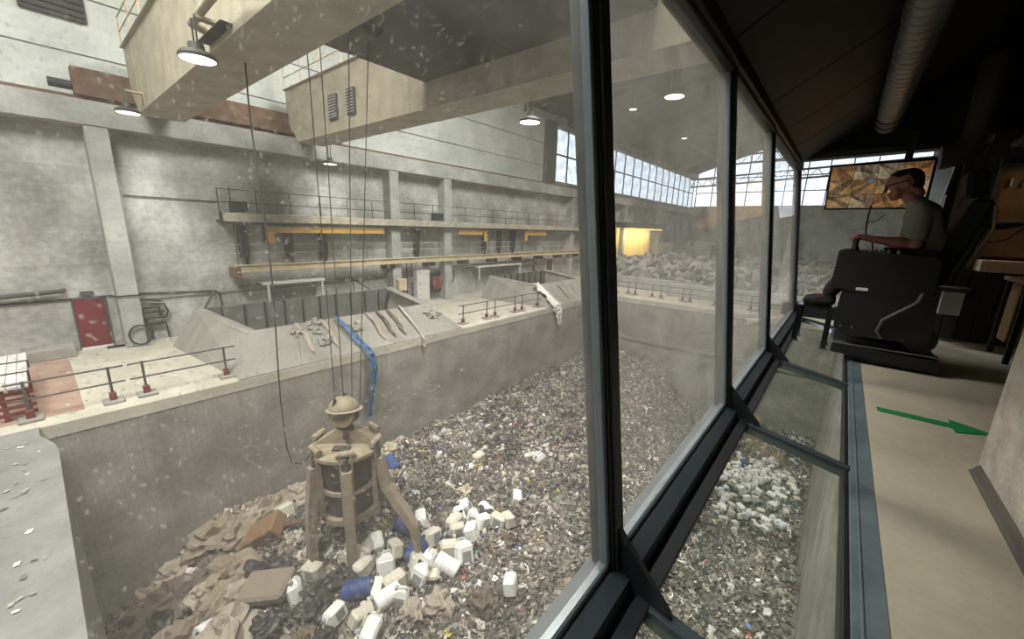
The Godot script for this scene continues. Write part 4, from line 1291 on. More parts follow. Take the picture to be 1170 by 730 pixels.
func build_waste():
	hn.seed = 5; hn.frequency = 0.16; hn.fractal_octaves = 3
	hn2.seed = 9; hn2.frequency = 0.9; hn2.fractal_octaves = 3
	# ---- heap body
	var cn = FastNoiseLite.new()
	cn.seed = 31; cn.frequency = 0.35; cn.fractal_octaves = 4
	var x0 = -16.51; var x1 = 0.74; var z0 = 0.33; var z1 = -33.79
	var nx = 120; var nz = 230
	var b = MB.new()
	var grid = []
	for j in nz + 1:
		var row = []
		for i in nx + 1:
			var x = lerpf(x0, x1, float(i) / nx); var z = lerpf(z0, z1, float(j) / nz)
			row.append(Vector3(x, heap(x, z) + 0.07 * sin(x * 91.3 + z * 47.7) * sin(x * 33.1 - z * 71.9), z))
		grid.append(row)
	var ca = Color(0.075, 0.065, 0.052); var cb = Color(0.22, 0.195, 0.16); var cc = Color(0.3, 0.25, 0.19)
	for j in nz:
		for i in nx:
			var p = grid[j][i]
			var t = clampf(cn.get_noise_2d(p.x, p.z) * 0.9 + 0.5 + rng.randf_range(-0.25, 0.25), 0, 1)
			b.col = ca.lerp(cb, t)
			if p.x < -11.5 and p.z > -4.5: b.col = b.col.lerp(cc, 0.55)
			b.quad(grid[j][i], grid[j][i + 1], grid[j + 1][i + 1], grid[j + 1][i])
	var hm = mat(Color(1, 1, 1), 1.0)
	hm.vertex_color_use_as_albedo = true
	var ho = obj("waste_heap", b, hm, self, true)
	tag(ho, "brown-grey heap of shredded mixed waste filling the pit", "waste")
	ho.set_meta("kind", "stuff")

	# ---- loose scraps: thousands of torn bits
	var pal = [[0.24, Color(0.075, 0.066, 0.055)], [0.52, Color(0.15, 0.132, 0.11)], [0.76, Color(0.24, 0.215, 0.18)], [0.87, Color(0.36, 0.325, 0.265)], [0.945, Color(0.5, 0.47, 0.4)], [0.972, Color(0.7, 0.69, 0.64)], [0.979, Color(0.1, 0.16, 0.38)], [0.985, Color(0.5, 0.42, 0.08)], [0.991, Color(0.42, 0.14, 0.1)], [1.0, Color(0.25, 0.32, 0.3)]]
	var kinds = [["waste_scraps", scrap_mesh(3, 0), 30000, 0.07, 0.2, "torn flat scraps of film and paper scattered over the waste heap"], ["waste_strips", scrap_mesh(5, 1), 20000, 0.11, 0.3, "thin strips and fibres strewn over the waste heap"], ["waste_lumps", scrap_mesh(8, 2), 16000, 0.06, 0.15, "small dark and pale lumps strewn over the waste heap"]]
	for kd in kinds:
		var mm = MultiMesh.new()
		mm.transform_format = MultiMesh.TRANSFORM_3D
		mm.use_colors = true
		mm.mesh = kd[1]
		mm.instance_count = kd[2]
		for i in kd[2]:
			var x = rng.randf_range(-16.4, 0.6)
			var z = 0.25 - 34.0 * pow(rng.randf(), 1.45)
			var s = rng.randf_range(kd[3], kd[4]) * (1.0 if z > -16 else 1.25)
			var bs = Basis.from_euler(Vector3(rng.randf_range(-0.9, 0.9), rng.randf_range(0, TAU), rng.randf_range(-0.9, 0.9))).scaled_local(Vector3(s * rng.randf_range(0.6, 1.3), s * rng.randf_range(0.6, 1.4), s))
			mm.set_instance_transform(i, Transform3D(bs, Vector3(x, heap(x, z) + rng.randf_range(0.0, 0.12), z)))
			var r = rng.randf()
			var c = Color(1, 1, 1)
			for q in pal:
				if r <= q[0]:
					c = q[1]; break
			if x < -11.5 and z > -5.0 and r > 0.3 and r < 0.95: c = c.lerp(Color(0.45, 0.36, 0.25), 0.4)
			var v = rng.randf_range(0.75, 1.2) * (1.0 + 0.75 * cn.get_noise_2d(x * 0.8 + 40.0, z * 0.8))
			mm.set_instance_color(i, Color(c.r * v, c.g * v, c.b * v))
		var o = MultiMeshInstance3D.new()
		o.name = numbered(kd[0])
		o.multimesh = mm
		var sm = mat(Color(1, 1, 1), 0.8)
		sm.vertex_color_use_as_albedo = true
		o.material_override = sm
		add_child(o, true)
		tag(o, kd[5], "waste")
		o.set_meta("kind", "stuff")

	# ---- mid-size crumpled pieces, too many and too mixed to count
	var cm = MultiMesh.new()
	cm.transform_format = MultiMesh.TRANSFORM_3D
	cm.use_colors = true
	cm.mesh = bag_mesh(91)
	cm.instance_count = 1500
	for i in 1500:
		var x = rng.randf_range(-16.0, 0.3)
		var z = 0.0 - 33.0 * pow(rng.randf(), 1.5)
		var s = rng.randf_range(0.1, 0.26) * (1.3 if x < -11.0 and z > -5.0 else 1.0)
		cm.set_instance_transform(i, Transform3D(Basis.from_euler(Vector3(rng.randf() * 3, rng.randf() * 6, rng.randf() * 3)).scaled_local(Vector3(s * rng.randf_range(0.8, 1.6), s * 0.6, s)), Vector3(x, heap(x, z) + 0.03, z)))
		var c = [Color(0.045, 0.042, 0.04), Color(0.05, 0.05, 0.055), Color(0.12, 0.105, 0.085), Color(0.25, 0.22, 0.17), Color(0.4, 0.36, 0.29), Color(0.55, 0.53, 0.48), Color(0.6, 0.6, 0.58)][rng.randi() % 7]
		cm.set_instance_color(i, c)
	var co = MultiMeshInstance3D.new()
	co.name = numbered("waste_pieces")
	co.multimesh = cm
	var cmm = mat(Color(1, 1, 1), 0.7)
	cmm.vertex_color_use_as_albedo = true
	co.material_override = cmm
	add_child(co, true)
	tag(co, "crumpled dark and pale pieces bedded all over the waste heap", "waste")
	co.set_meta("kind", "stuff")

	# ---- white canisters
	var proto = canister(Color(0.86, 0.86, 0.84), 0)
	var proto2 = canister(Color(0.76, 0.74, 0.68), 1)
	var proto3 = canister(Color(0.86, 0.86, 0.85), 2)
	var protos = [proto, proto2, proto3]
	var used = [false, false, false]
	var spots = [[-11.57, -6.29], [-10.24, -5.45], [-10.29, -5.81], [-9.79, -6.17], [-9.6, -5.7], [-9.9, -5.14], [-9.05, -4.99], [-8.66, -5.14], [-8.47, -5.43], [-8.54, -4.39], [-8.08, -4.3], [-10.44, -5.04], [-8.64, -6.33], [-8.4, -6.62], [-8.22, -7.08], [-9.08, -6.48], [-8.89, -6.89], [-9.48, -8.56], [-8.7, -8.65], [-8.65, -7.6], [-8.17, -7.77], [-9.16, -9.93], [-8.74, -9.32], [-8.41, -9.72], [-9.84, -9.44], [-9.1, -8.29], [-10.27, -7.65], [-9.52, -7.46], [-11.58, -7.31], [-8.11, -9.99], [-8.61, -11.14], [-10.04, -13.93], [-9.62, -14.15], [-11.68, -12.09], [-6.11, -7.77], [-9.64, -8.94], [-9.2, -9.23], [-8.89, -5.61], [-12.45, -7.68], [-14.74, -4.69], [-10.9, -3.47], [-11.03, -4.02], [-11.95, -1.6], [-10.42, -5.03], [-10.19, -5.23], [-8.59, -4.27], [-9.17, -3.81]]
	var i = 0
	for s in spots:
		place_can(protos, used, i, s[0], s[1], rng.randf_range(0.85, 1.12), 0.12, "lying on the waste around the grab", "white canisters on the waste around the grab")
		i += 1
	for k in 185:
		# heap of canisters down in the hollow under the cabin
		var u = rng.randf(); var v = rng.randf_range(-1, 1)
		var r = sqrt(u) if k < 110 else u * 0.75
		var a = rng.randf_range(0, TAU)
		var x = minf(-2.1 + 2.6 * r * cos(a) + v * 0.1, 0.25)
		var z = -24.3 + 4.0 * r * sin(a)
		var lift = 0.1 + 0.45 * (1.0 - r) * rng.randf()
		place_can(protos, used, i, x, z, rng.randf_range(0.52, 0.7), lift, "in the pile under the foot-level glass", "white canisters piled in the hollow under the cabin")
		i += 1
	# ---- blue drums and crates
	var bl = [[-9.46, -6.71, "blue plastic drum lying among the white canisters"], [-9.37, -4.64, "blue-grey plastic tub half sunk in the waste by the grab's claw"], [-10.26, -6.98, "crumpled blue plastic crate beside the grab's foot"], [-14.19, -8.99, "small blue crate near the pit wall behind the grab"], [-4.0, -20.2, "dark blue canister at the edge of the pile under the cabin"], [-2.6, -26.6, "blue drum lying among the pile of canisters under the cabin"]]
	for q in bl:
		var t = drum(Color(0.2, 0.26, 0.45), q[2])
		t.transform = Transform3D(Basis.from_euler(Vector3(rng.randf_range(-0.4, 0.4), rng.randf_range(0, TAU), 1.3)), Vector3(q[0], heap(q[0], q[1]) + 0.22, q[1]))
	# ---- bags and bundles near the pit corner
	var bagspots = [[-15.4, -4.47], [-15.26, -3.8], [-15.1, -3.14], [-15.38, -2.15], [-15.4, -1.5], [-14.36, -1.26], [-15.19, -0.88], [-14.52, -0.56], [-14.52, 0.1], [-13.46, -0.77], [-13.29, -1.86], [-12.54, -1.29], [-12.43, -0.75], [-13.46, -2.53], [-14.84, -3.06], [-12.43, -3.08], [-12.5, -2.02], [-12.13, -2.34], [-13.02, -0.06], [-14.24, -2.22], [-11.63, -1.36], [-11.28, -1.92], [-13.34, -0.49], [-13.75, 0.1], [-9.89, -3.51], [-10.06, -4.6], [-10.68, -10.16], [-15.9, -10.54], [-15.25, -9.55], [-7.44, -9.21], [-7.84, -5.39], [-11.79, -7.08], [-6.51, -6.91], [-7.48, -6.06], [-15.4, -0.5], [-15.4, -2.6], [-15.5, -5.6], [-12.0, -3.6], [-11.4, -4.5], [-10.2, -3.9], [-9.3, -3.0], [-12.6, -5.2], [-8.9, -3.4], [-11.8, -0.6], [-10.4, -2.6], [-9.0, -9.6], [-12.9, -8.4]]
	var bmesh = []
	for k in 7: bmesh.append(bag_mesh(60 + k))
	var bm = [["tan", mat(Color(0.52, 0.47, 0.4), 0.7)], ["beige", mat(Color(0.6, 0.56, 0.5), 0.75)], ["dark grey", mat(Color(0.19, 0.18, 0.18), 0.5)], ["brown-grey", mat(Color(0.36, 0.32, 0.27), 0.7)], ["pale", mat(Color(0.66, 0.62, 0.54), 0.7)]]
	for k in bagspots.size():
		var s = bagspots[k]
		var ci = [0, 1, 0, 0, 1, 3, 0, 3, 3, 2, 1, 0, 1, 0, 0, 2, 0, 1, 0, 3, 2, 1, 2, 2, 2, 2, 4, 1, 4, 3, 1, 4, 3, 1, 3, 0, 1, 2, 2, 2, 3, 2, 2, 3, 2, 2, 2][k]
		var o = put(self, "waste_bag", bmesh[k % 7], bm[ci][1])
		var sc = rng.randf_range(0.6, 1.0) * (1.0 if k < 24 or k in [34, 35, 36] else 0.62)
		o.transform = Transform3D(Basis.from_euler(Vector3(rng.randf_range(-0.3, 0.3), rng.randf_range(0, TAU), rng.randf_range(-0.3, 0.3))).scaled_local(Vector3(sc * 1.25, sc * 0.85, sc)), Vector3(s[0], heap(s[0], s[1]) + 0.12, s[1]))
		var place = "in the tumble of bundles at the pit corner" if k < 24 or k in [34, 35, 36] else "lying on the open waste"
		tag(o, "crumpled " + bm[ci][0] + " waste bag " + place, "waste bag", "waste bags on the heap")
	# cardboard, grey slab, planks
	var bx = MB.new()
	bx.box(Vector3(0, 0.1, 0), Vector3(1.5, 0.5, 0.85), Basis(), 0.04)
	var o2 = simple("cardboard_box", bx, mat(Color(0.48, 0.36, 0.26), 0.85), "brown crushed cardboard box leaning in the waste before the grab", "box")
	o2.transform = Transform3D(Basis.from_euler(Vector3(0.25, 0.9, 0.6)), Vector3(-14.0, heap(-14.0, -3.7) + 0.35, -3.7))
	bx = MB.new()
	bx.box(Vector3(0, 0.1, 0), Vector3(1.45, 0.35, 0.95), Basis(), 0.08)
	o2 = simple("foam_slab", bx, mat(Color(0.5, 0.45, 0.4), 0.9), "thick grey-beige foam slab lying beside dark bags", "slab")
	o2.transform = Transform3D(Basis.from_euler(Vector3(0.2, 0.7, 0.2)), Vector3(-11.5, heap(-11.5, -2.95) + 0.25, -2.95))
	var pl = [[-13.4, -4.3, 1.9, "dark wooden plank leaning beside the cardboard box"], [-13.6, -2.1, 1.4, "short brown plank poking from the tan bags"], [-14.8, -0.4, 1.6, "grey plank lying at the pit corner"]]
	for p in pl:
		bx = MB.new()
		bx.box(Vector3(0, 0, 0), Vector3(p[2], 0.06, 0.2), Basis(), 0.01)
		o2 = simple("waste_plank", bx, mat(Color(0.34, 0.26, 0.18), 0.85), p[3], "plank")
		o2.transform = Transform3D(Basis.from_euler(Vector3(0.2, rng.randf_range(0.3, 1.2), 0.5)), Vector3(p[0], heap(p[0], p[1]) + 0.35, p[1]))
	# litter on the near deck
	var lm = MultiMesh.new()
	lm.transform_format = MultiMesh.TRANSFORM_3D
	lm.use_colors = true
	lm.mesh = scrap_mesh(17, 0)
	lm.instance_count = 420
	for k in 420:
		var x; var z
		if k < 90:
			x = rng.randf_range(-15.5, -6); z = rng.randf_range(0.6, 2.2)
		else:
			x = rng.randf_range(-24, -16.8); z = rng.randf_range(1, -4.5) if k < 270 else rng.randf_range(-15.5, -24)
		var s = rng.randf_range(0.02, 0.075)
		lm.set_instance_transform(k, Transform3D(Basis(Vector3.UP, rng.randf_range(0, TAU)).scaled_local(Vector3(s * 1.6, s * 0.3, s)), Vector3(x, DECK + 0.01, z)))
		var g = rng.randf_range(0.1, 0.34)
		lm.set_instance_color(k, Color(g * 1.05, g, g * 0.85) if k % 9 else Color(0.75, 0.74, 0.7))
	var lo = MultiMeshInstance3D.new()
	lo.name = numbered("deck_litter")
	lo.multimesh = lm
	var lmat = mat(Color(1, 1, 1), 0.9)
	lmat.vertex_color_use_as_albedo = true
	lo.material_override = lmat
	add_child(lo, true)
	tag(lo, "small scraps of litter scattered on the concrete decks", "litter")
	lo.set_meta("kind", "stuff")
	# rubble lodged on the hopper aprons
	for q in [[Vector3(-17.9, DECK + 1.12, -7.3), "grey rubble lodged on the near hopper's apron beside its flank", 0.5], [Vector3(-17.6, DECK + 0.9, -9.4), "scraps caught at the top of the blue sheet", 0.35], [Vector3(-17.2, DECK + 0.6, -7.9), "white scraps on the near hopper's apron", 0.3], [Vector3(-17.5, DECK + 0.8, -14.2), "crumpled white film on the near hopper's apron end", 0.4]]:
		var rb = MB.new()
		for k in 22:
			var s = rng.randf_range(0.06, 0.2)
			var dz = rng.randf_range(-1.2, 1.2) * q[2]; var dx = rng.randf_range(-0.6, 0.6) * q[2]
			rb.box(q[0] + Vector3(dx, -dx * 0.77 + s * 0.3, dz), Vector3(s * 1.4, s * 0.7, s), Basis.from_euler(Vector3(rng.randf() * 3, rng.randf() * 3, rng.randf() * 3)), 0.01)
		var ro = simple("apron_rubble", rb, mat(Color(0.62, 0.6, 0.56), 0.9), q[1], "rubble")
		ro.set_meta("kind", "stuff")

func scrap_mesh(seed_, kind):
	var r = RandomNumberGenerator.new()
	r.seed = seed_
	var b = MB.new()
	if kind == 0:
		var g = []
		for j in 3:
			var row = []
			for i in 3: row.append(Vector3((i - 1) * 0.5 + r.randf_range(-0.15, 0.15), r.randf_range(-0.22, 0.22), (j - 1) * 0.5 + r.randf_range(-0.15, 0.15)))
			g.append(row)
		for j in 2:
			for i in 2: b.quad(g[j][i], g[j + 1][i], g[j + 1][i + 1], g[j][i + 1])
	elif kind == 1:
		var p = Vector3(-0.6, 0, 0)
		var w = 0.07
		for k in 5:
			var q = p + Vector3(0.26, r.randf_range(-0.12, 0.16), r.randf_range(-0.16, 0.16))
			b.quad(p + Vector3(0, 0, w), q + Vector3(0, 0, w), q - Vector3(0, 0, w), p - Vector3(0, 0, w))
			b.quad(p + Vector3(0, w, 0), q + Vector3(0, w, 0), q - Vector3(0, w, 0), p - Vector3(0, w, 0))
			p = q
	else:
		var ico = []
		for s in [[0, 1, 1.6], [0, -1, 1.6], [0, 1, -1.6], [0, -1, -1.6], [1, 1.6, 0], [-1, 1.6, 0], [1, -1.6, 0], [-1, -1.6, 0], [1.6, 0, 1], [1.6, 0, -1], [-1.6, 0, 1], [-1.6, 0, -1]]:
			ico.append(Vector3(s[0], s[1], s[2]) * 0.3 * r.randf_range(0.65, 1.2))
		for f in [[0, 1, 8], [0, 8, 4], [0, 4, 5], [0, 5, 10], [0, 10, 1], [3, 2, 9], [3, 9, 6], [3, 6, 7], [3, 7, 11], [3, 11, 2], [1, 6, 8], [8, 6, 9], [8, 9, 4], [4, 9, 2], [4, 2, 5], [5, 2, 11], [5, 11, 10], [10, 11, 7], [10, 7, 1], [1, 7, 6]]:
			b.out_tri(ico[f[0]], ico[f[1]], ico[f[2]], Vector3.ZERO)
	return b.mesh()

func canister(c, kind):
	# a jerrycan: rounded body, shoulder with handle, cap, printed label
	var t = Node3D.new()
	t.name = "canister"
	var m = mat(c, 0.55)
	m.subsurf_scatter_enabled = false
	var b = MB.new()
	if kind == 2:
		b.lathe([Vector2(0, -0.33), Vector2(0.19, -0.33), Vector2(0.22, -0.3), Vector2(0.22, -0.12), Vector2(0.23, -0.1), Vector2(0.22, -0.08), Vector2(0.22, 0.12), Vector2(0.23, 0.14), Vector2(0.22, 0.16), Vector2(0.22, 0.3), Vector2(0.19, 0.33), Vector2(0, 0.33)], 14)
	else:
		b.box(Vector3(0, -0.04, 0), Vector3(0.46, 0.54, 0.36), Basis(), 0.06)
		b.hull([Vector3(-0.2, 0.22, -0.15), Vector3(0.2, 0.22, -0.15), Vector3(0.2, 0.22, 0.15), Vector3(-0.2, 0.22, 0.15), Vector3(-0.12, 0.31, -0.09), Vector3(0.08, 0.31, -0.09), Vector3(0.08, 0.31, 0.09), Vector3(-0.12, 0.31, 0.09)], [[4, 5, 6, 7], [0, 1, 5, 4], [1, 2, 6, 5], [2, 3, 7, 6], [3, 0, 4, 7]])
	put(t, "body", b.mesh(), m)
	b = MB.new()
	if kind == 2:
		b.tube([Vector3(0.1, 0.33, 0), Vector3(0.1, 0.36, 0)], 0.05, 10)
	else:
		b.tube([Vector3(0.14, 0.26, 0), Vector3(0.14, 0.35, 0)], 0.055, 10)
	put(t, "cap", b.mesh(), mat([Color(0.62, 0.6, 0.56), Color(0.15, 0.15, 0.16), Color(0.2, 0.25, 0.45)][kind], 0.5))
	if kind != 2:
		b = MB.new()
		b.tube([Vector3(-0.13, 0.29, 0), Vector3(-0.12, 0.37, 0), Vector3(0.03, 0.37, 0), Vector3(0.06, 0.29, 0)], 0.022, 6)
		put(t, "handle", b.mesh(), m)
		b = MB.new()
		b.span(Vector3(-0.13, -0.2, 0.178), Vector3(0.13, 0.06, 0.183))
		put(t, "label_patch", b.mesh(), mat(Color(0.5, 0.51, 0.52), 0.7))
	return t

func place_can(protos, used, i, x, z, s, lift, label, group):
	var k = i % 3
	k = 2 if i % 7 == 0 else i % 2
	var t
	if not used[k]:
		used[k] = true
		t = protos[k]
	else:
		t = protos[k].duplicate()
	t.name = numbered("canister")
	add_child(t, true)
	var lay = Vector3(rng.randf_range(-0.4, 0.4), rng.randf_range(0, TAU), PI / 2 + rng.randf_range(-0.4, 0.4)) if i % 4 else Vector3(rng.randf_range(-0.5, 0.5), rng.randf_range(0, TAU), rng.randf_range(-0.4, 0.4))
	t.transform = Transform3D(Basis.from_euler(lay).scaled(Vector3.ONE * s * 1.12), Vector3(x, heap(x, z) + lift + 0.1, z))
	tag(t, ["boxy white canister with a grey cap ", "yellowed boxy canister with a black cap ", "round white plastic keg "][k] + label, "canister", group)

func drum(c, label):
	var t = thing("plastic_drum", label, "drum")
	var m = mat(c, 0.5)
	var b = MB.new()
	b.lathe([Vector2(0, -0.42), Vector2(0.25, -0.42), Vector2(0.29, -0.38), Vector2(0.29, -0.16), Vector2(0.305, -0.13), Vector2(0.29, -0.1), Vector2(0.29, 0.12), Vector2(0.305, 0.15), Vector2(0.29, 0.18), Vector2(0.29, 0.36), Vector2(0.26, 0.42), Vector2(0.22, 0.4), Vector2(0, 0.4)], 16)
	obj("body", b, m, t)
	for s in [-0.13, 0.13]:
		b = MB.new()
		b.tube([Vector3(s, 0.4, 0), Vector3(s, 0.44, 0)], 0.045, 8)
		obj("bung", b, M.white, t)
	return t

func bag_mesh(seed_):
	var f = FastNoiseLite.new()
	f.seed = seed_; f.frequency = 0.75; f.fractal_octaves = 3
	var f2 = FastNoiseLite.new()
	f2.seed = seed_ + 100; f2.frequency = 2.2; f2.noise_type = FastNoiseLite.TYPE_CELLULAR
	var b = MB.new()
	var nu = 22; var nv = 13
	var g = []
	for j in nv + 1:
		var row = []
		var ph = PI * j / nv
		for i in nu:
			var th = TAU * i / nu
			var d = Vector3(sin(ph) * cos(th), cos(ph), sin(ph) * sin(th))
			var rr = 0.8 + 0.5 * f.get_noise_3dv(d * 1.5) + 0.3 * f2.get_noise_3dv(d * 1.3)
			row.append(d * rr)
		g.append(row)
	for j in nv:
		for i in nu:
			var k = (i + 1) % nu
			b.out_quad(g[j][i], g[j][k], g[j + 1][k], g[j + 1][i], Vector3.ZERO)
	return b.mesh()

# ================================================================ beyond the pit
func build_far_end():
	var b
	b = MB.new(); b.span(Vector3(-21, DECK, -40.0), Vector3(-12.4, DECK + 1.15, -40.6), 0.05); simple("low_wall", b, M.band, "low concrete wall before the rubble mound, its near length", "low wall")
	b = MB.new(); b.span(Vector3(-12.4, DECK, -38.0), Vector3(7, DECK + 1.2, -38.7), 0.05); simple("low_wall", b, M.band, "low concrete wall behind the guard rails at the pit's end", "low wall")
	# rubble mound
	var f = FastNoiseLite.new()
	f.seed = 77; f.frequency = 0.25; f.fractal_octaves = 3
	b = MB.new()
	var nx = 60; var nz = 50
	var g = []
	for j in nz + 1:
		var row = []
		for i in nx + 1:
			var x = lerpf(-24.1, 7.5, float(i) / nx); var z = lerpf(-41, -80, float(j) / nz)
			var e = smoothstep(-24.5, -21.5, x) * smoothstep(-40.9, -43.5, z)
			row.append(Vector3(x, DECK + e * (2.1 + 1.2 * f.get_noise_2d(x, z) + rng.randf_range(-0.25, 0.25)), z))
		g.append(row)
	for j in nz:
		for i in nx:
			var t = rng.randf()
			b.col = Color(0.14, 0.13, 0.12).lerp(Color(0.36, 0.34, 0.32), t)
			b.quad(g[j][i], g[j][i + 1], g[j + 1][i + 1], g[j + 1][i])
	var hm = mat(Color(1, 1, 1), 1.0)
	hm.vertex_color_use_as_albedo = true
	var o = obj("rubble_mound", b, hm, self, true)
	tag(o, "broad mound of grey rubble and scrap beyond the pit", "rubble")
	o.set_meta("kind", "stuff")
	var mm = MultiMesh.new()
	mm.transform_format = MultiMesh.TRANSFORM_3D
	mm.use_colors = true
	mm.mesh = scrap_mesh(23, 2)
	mm.instance_count = 3500
	for k in 3500:
		var x = rng.randf_range(-23, 7); var z = rng.randf_range(-42, -70)
		var e = smoothstep(-24.5, -21.5, x) * smoothstep(-40.9, -43.5, z)
		var s = rng.randf_range(0.25, 0.8)
		mm.set_instance_transform(k, Transform3D(Basis.from_euler(Vector3(rng.randf() * 3, rng.randf() * 3, rng.randf() * 3)).scaled_local(Vector3(s * rng.randf_range(0.7, 2.2), s * 0.6, s)), Vector3(x, DECK + e * (2.1 + 1.2 * f.get_noise_2d(x, z)) + 0.05, z)))
		var v = rng.randf_range(0.05, 0.42)
		mm.set_instance_color(k, Color(v, v * 0.95, v * 0.88))
	var mo = MultiMeshInstance3D.new()
	mo.name = numbered("rubble_pieces")
	mo.multimesh = mm
	mo.material_override = hm
	add_child(mo, true)
	tag(mo, "broken pieces strewn over the rubble mound", "rubble")
	mo.set_meta("kind", "stuff")
	b = MB.new(); b.box(Vector3.ZERO, Vector3(4.5, 0.5, 0.9), Basis(), 0.05)
	o = simple("long_trough", b, M.deck_grey, "pale long slab lying tilted on the rubble mound", "slab")
	o.transform = Transform3D(Basis.from_euler(Vector3(0.2, 0.5, -0.25)), Vector3(-13.5, -1.9, -48))
	for q in [[Vector3(-19.5, -1.6, -58), Vector3(2.2, 2.6, 1.5), "white block on the mound before the end wall, beside the gate"], [Vector3(-15.5, -1.4, -62), Vector3(4.2, 2.8, 2.0), "wide grey-white block farther along the mound"], [Vector3(-10.5, -0.6, -60), Vector3(0.9, 2.6, 0.8), "white upright tank standing by the dark loader"]]:
		b = MB.new(); b.box(q[0], q[1], Basis(), 0.08); simple("storage_block", b, M.deck_grey, q[2], "block")
	# dark loader
	var t = thing("wheel_loader", "dark machine with cab and raised arm on the mound", "machine", Vector3(-11.5, -2.2, -57))
	b = MB.new(); b.span(Vector3(-1.6, 0.6, -1.2), Vector3(1.6, 1.9, 1.2), 0.1); obj("body", b, M.dark_steel, t)
	b = MB.new(); b.span(Vector3(-0.4, 1.9, -0.9), Vector3(1.0, 3.6, 0.9), 0.1); obj("cab", b, M.dark_steel, t)
	b = MB.new(); b.beam(Vector3(-0.4, 2.0, 0), Vector3(-3.4, 3.4, 0), 0.35, 0.4); b.beam(Vector3(-3.4, 3.4, 0), Vector3(-4.4, 1.6, 0), 0.3, 0.3); obj("arm", b, M.dark_steel, t)
	for x in [-1.0, 1.0]:
		for z in [-1.2, 1.2]:
			b = MB.new(); b.tube([Vector3(x, 0.6, z - 0.2), Vector3(x, 0.6, z + 0.2)], 0.65, 14); obj("wheel", b, M.black, t)
	# yellow lit gate in the far wall
	t = setting("door_3", "yellow-lit sheeted gate in the far wall beyond the pit", "gate", Vector3(-24.9, DECK, -51.5))
	for k in 13:
		b = MB.new(); b.span(Vector3(0, 0.2, -k * 1.05), Vector3(0.12 + 0.04 * (k % 2), 6.3, -k * 1.05 - 1.0), 0.02); obj("sheet_panel", b, M.gate, t)
	b = MB.new(); b.span(Vector3(-0.1, 6.3, 0.3), Vector3(2.4, 7.0, -14), 0.04); obj("hood", b, M.dark_steel, t)
	b = MB.new(); b.span(Vector3(1.9, 6.1, -1.0), Vector3(2.2, 6.28, -13.0), 0.02)
	tag(obj("gate_lamp", b, glow(Color(1.0, 0.82, 0.4), 2.0)), "warm lamp under the hood of the yellow gate", "lamp")
	get_child(get_child_count() - 1).position = Vector3(-24.9, DECK, -51.5)
	area(Vector3(-22.85, 1.35, -58.5), Vector3(-0.6, -1, 0.0), Vector2(12.0, 0.3), 120.0, Color(1.0, 0.92, 0.72))
	b = MB.new(); b.span(Vector3(-19.9, DECK, -38.6), Vector3(-18.2, DECK + 2.2, -39.8), 0.05); simple("red_container", b, M.red, "faded red container at the end of the low wall", "container")

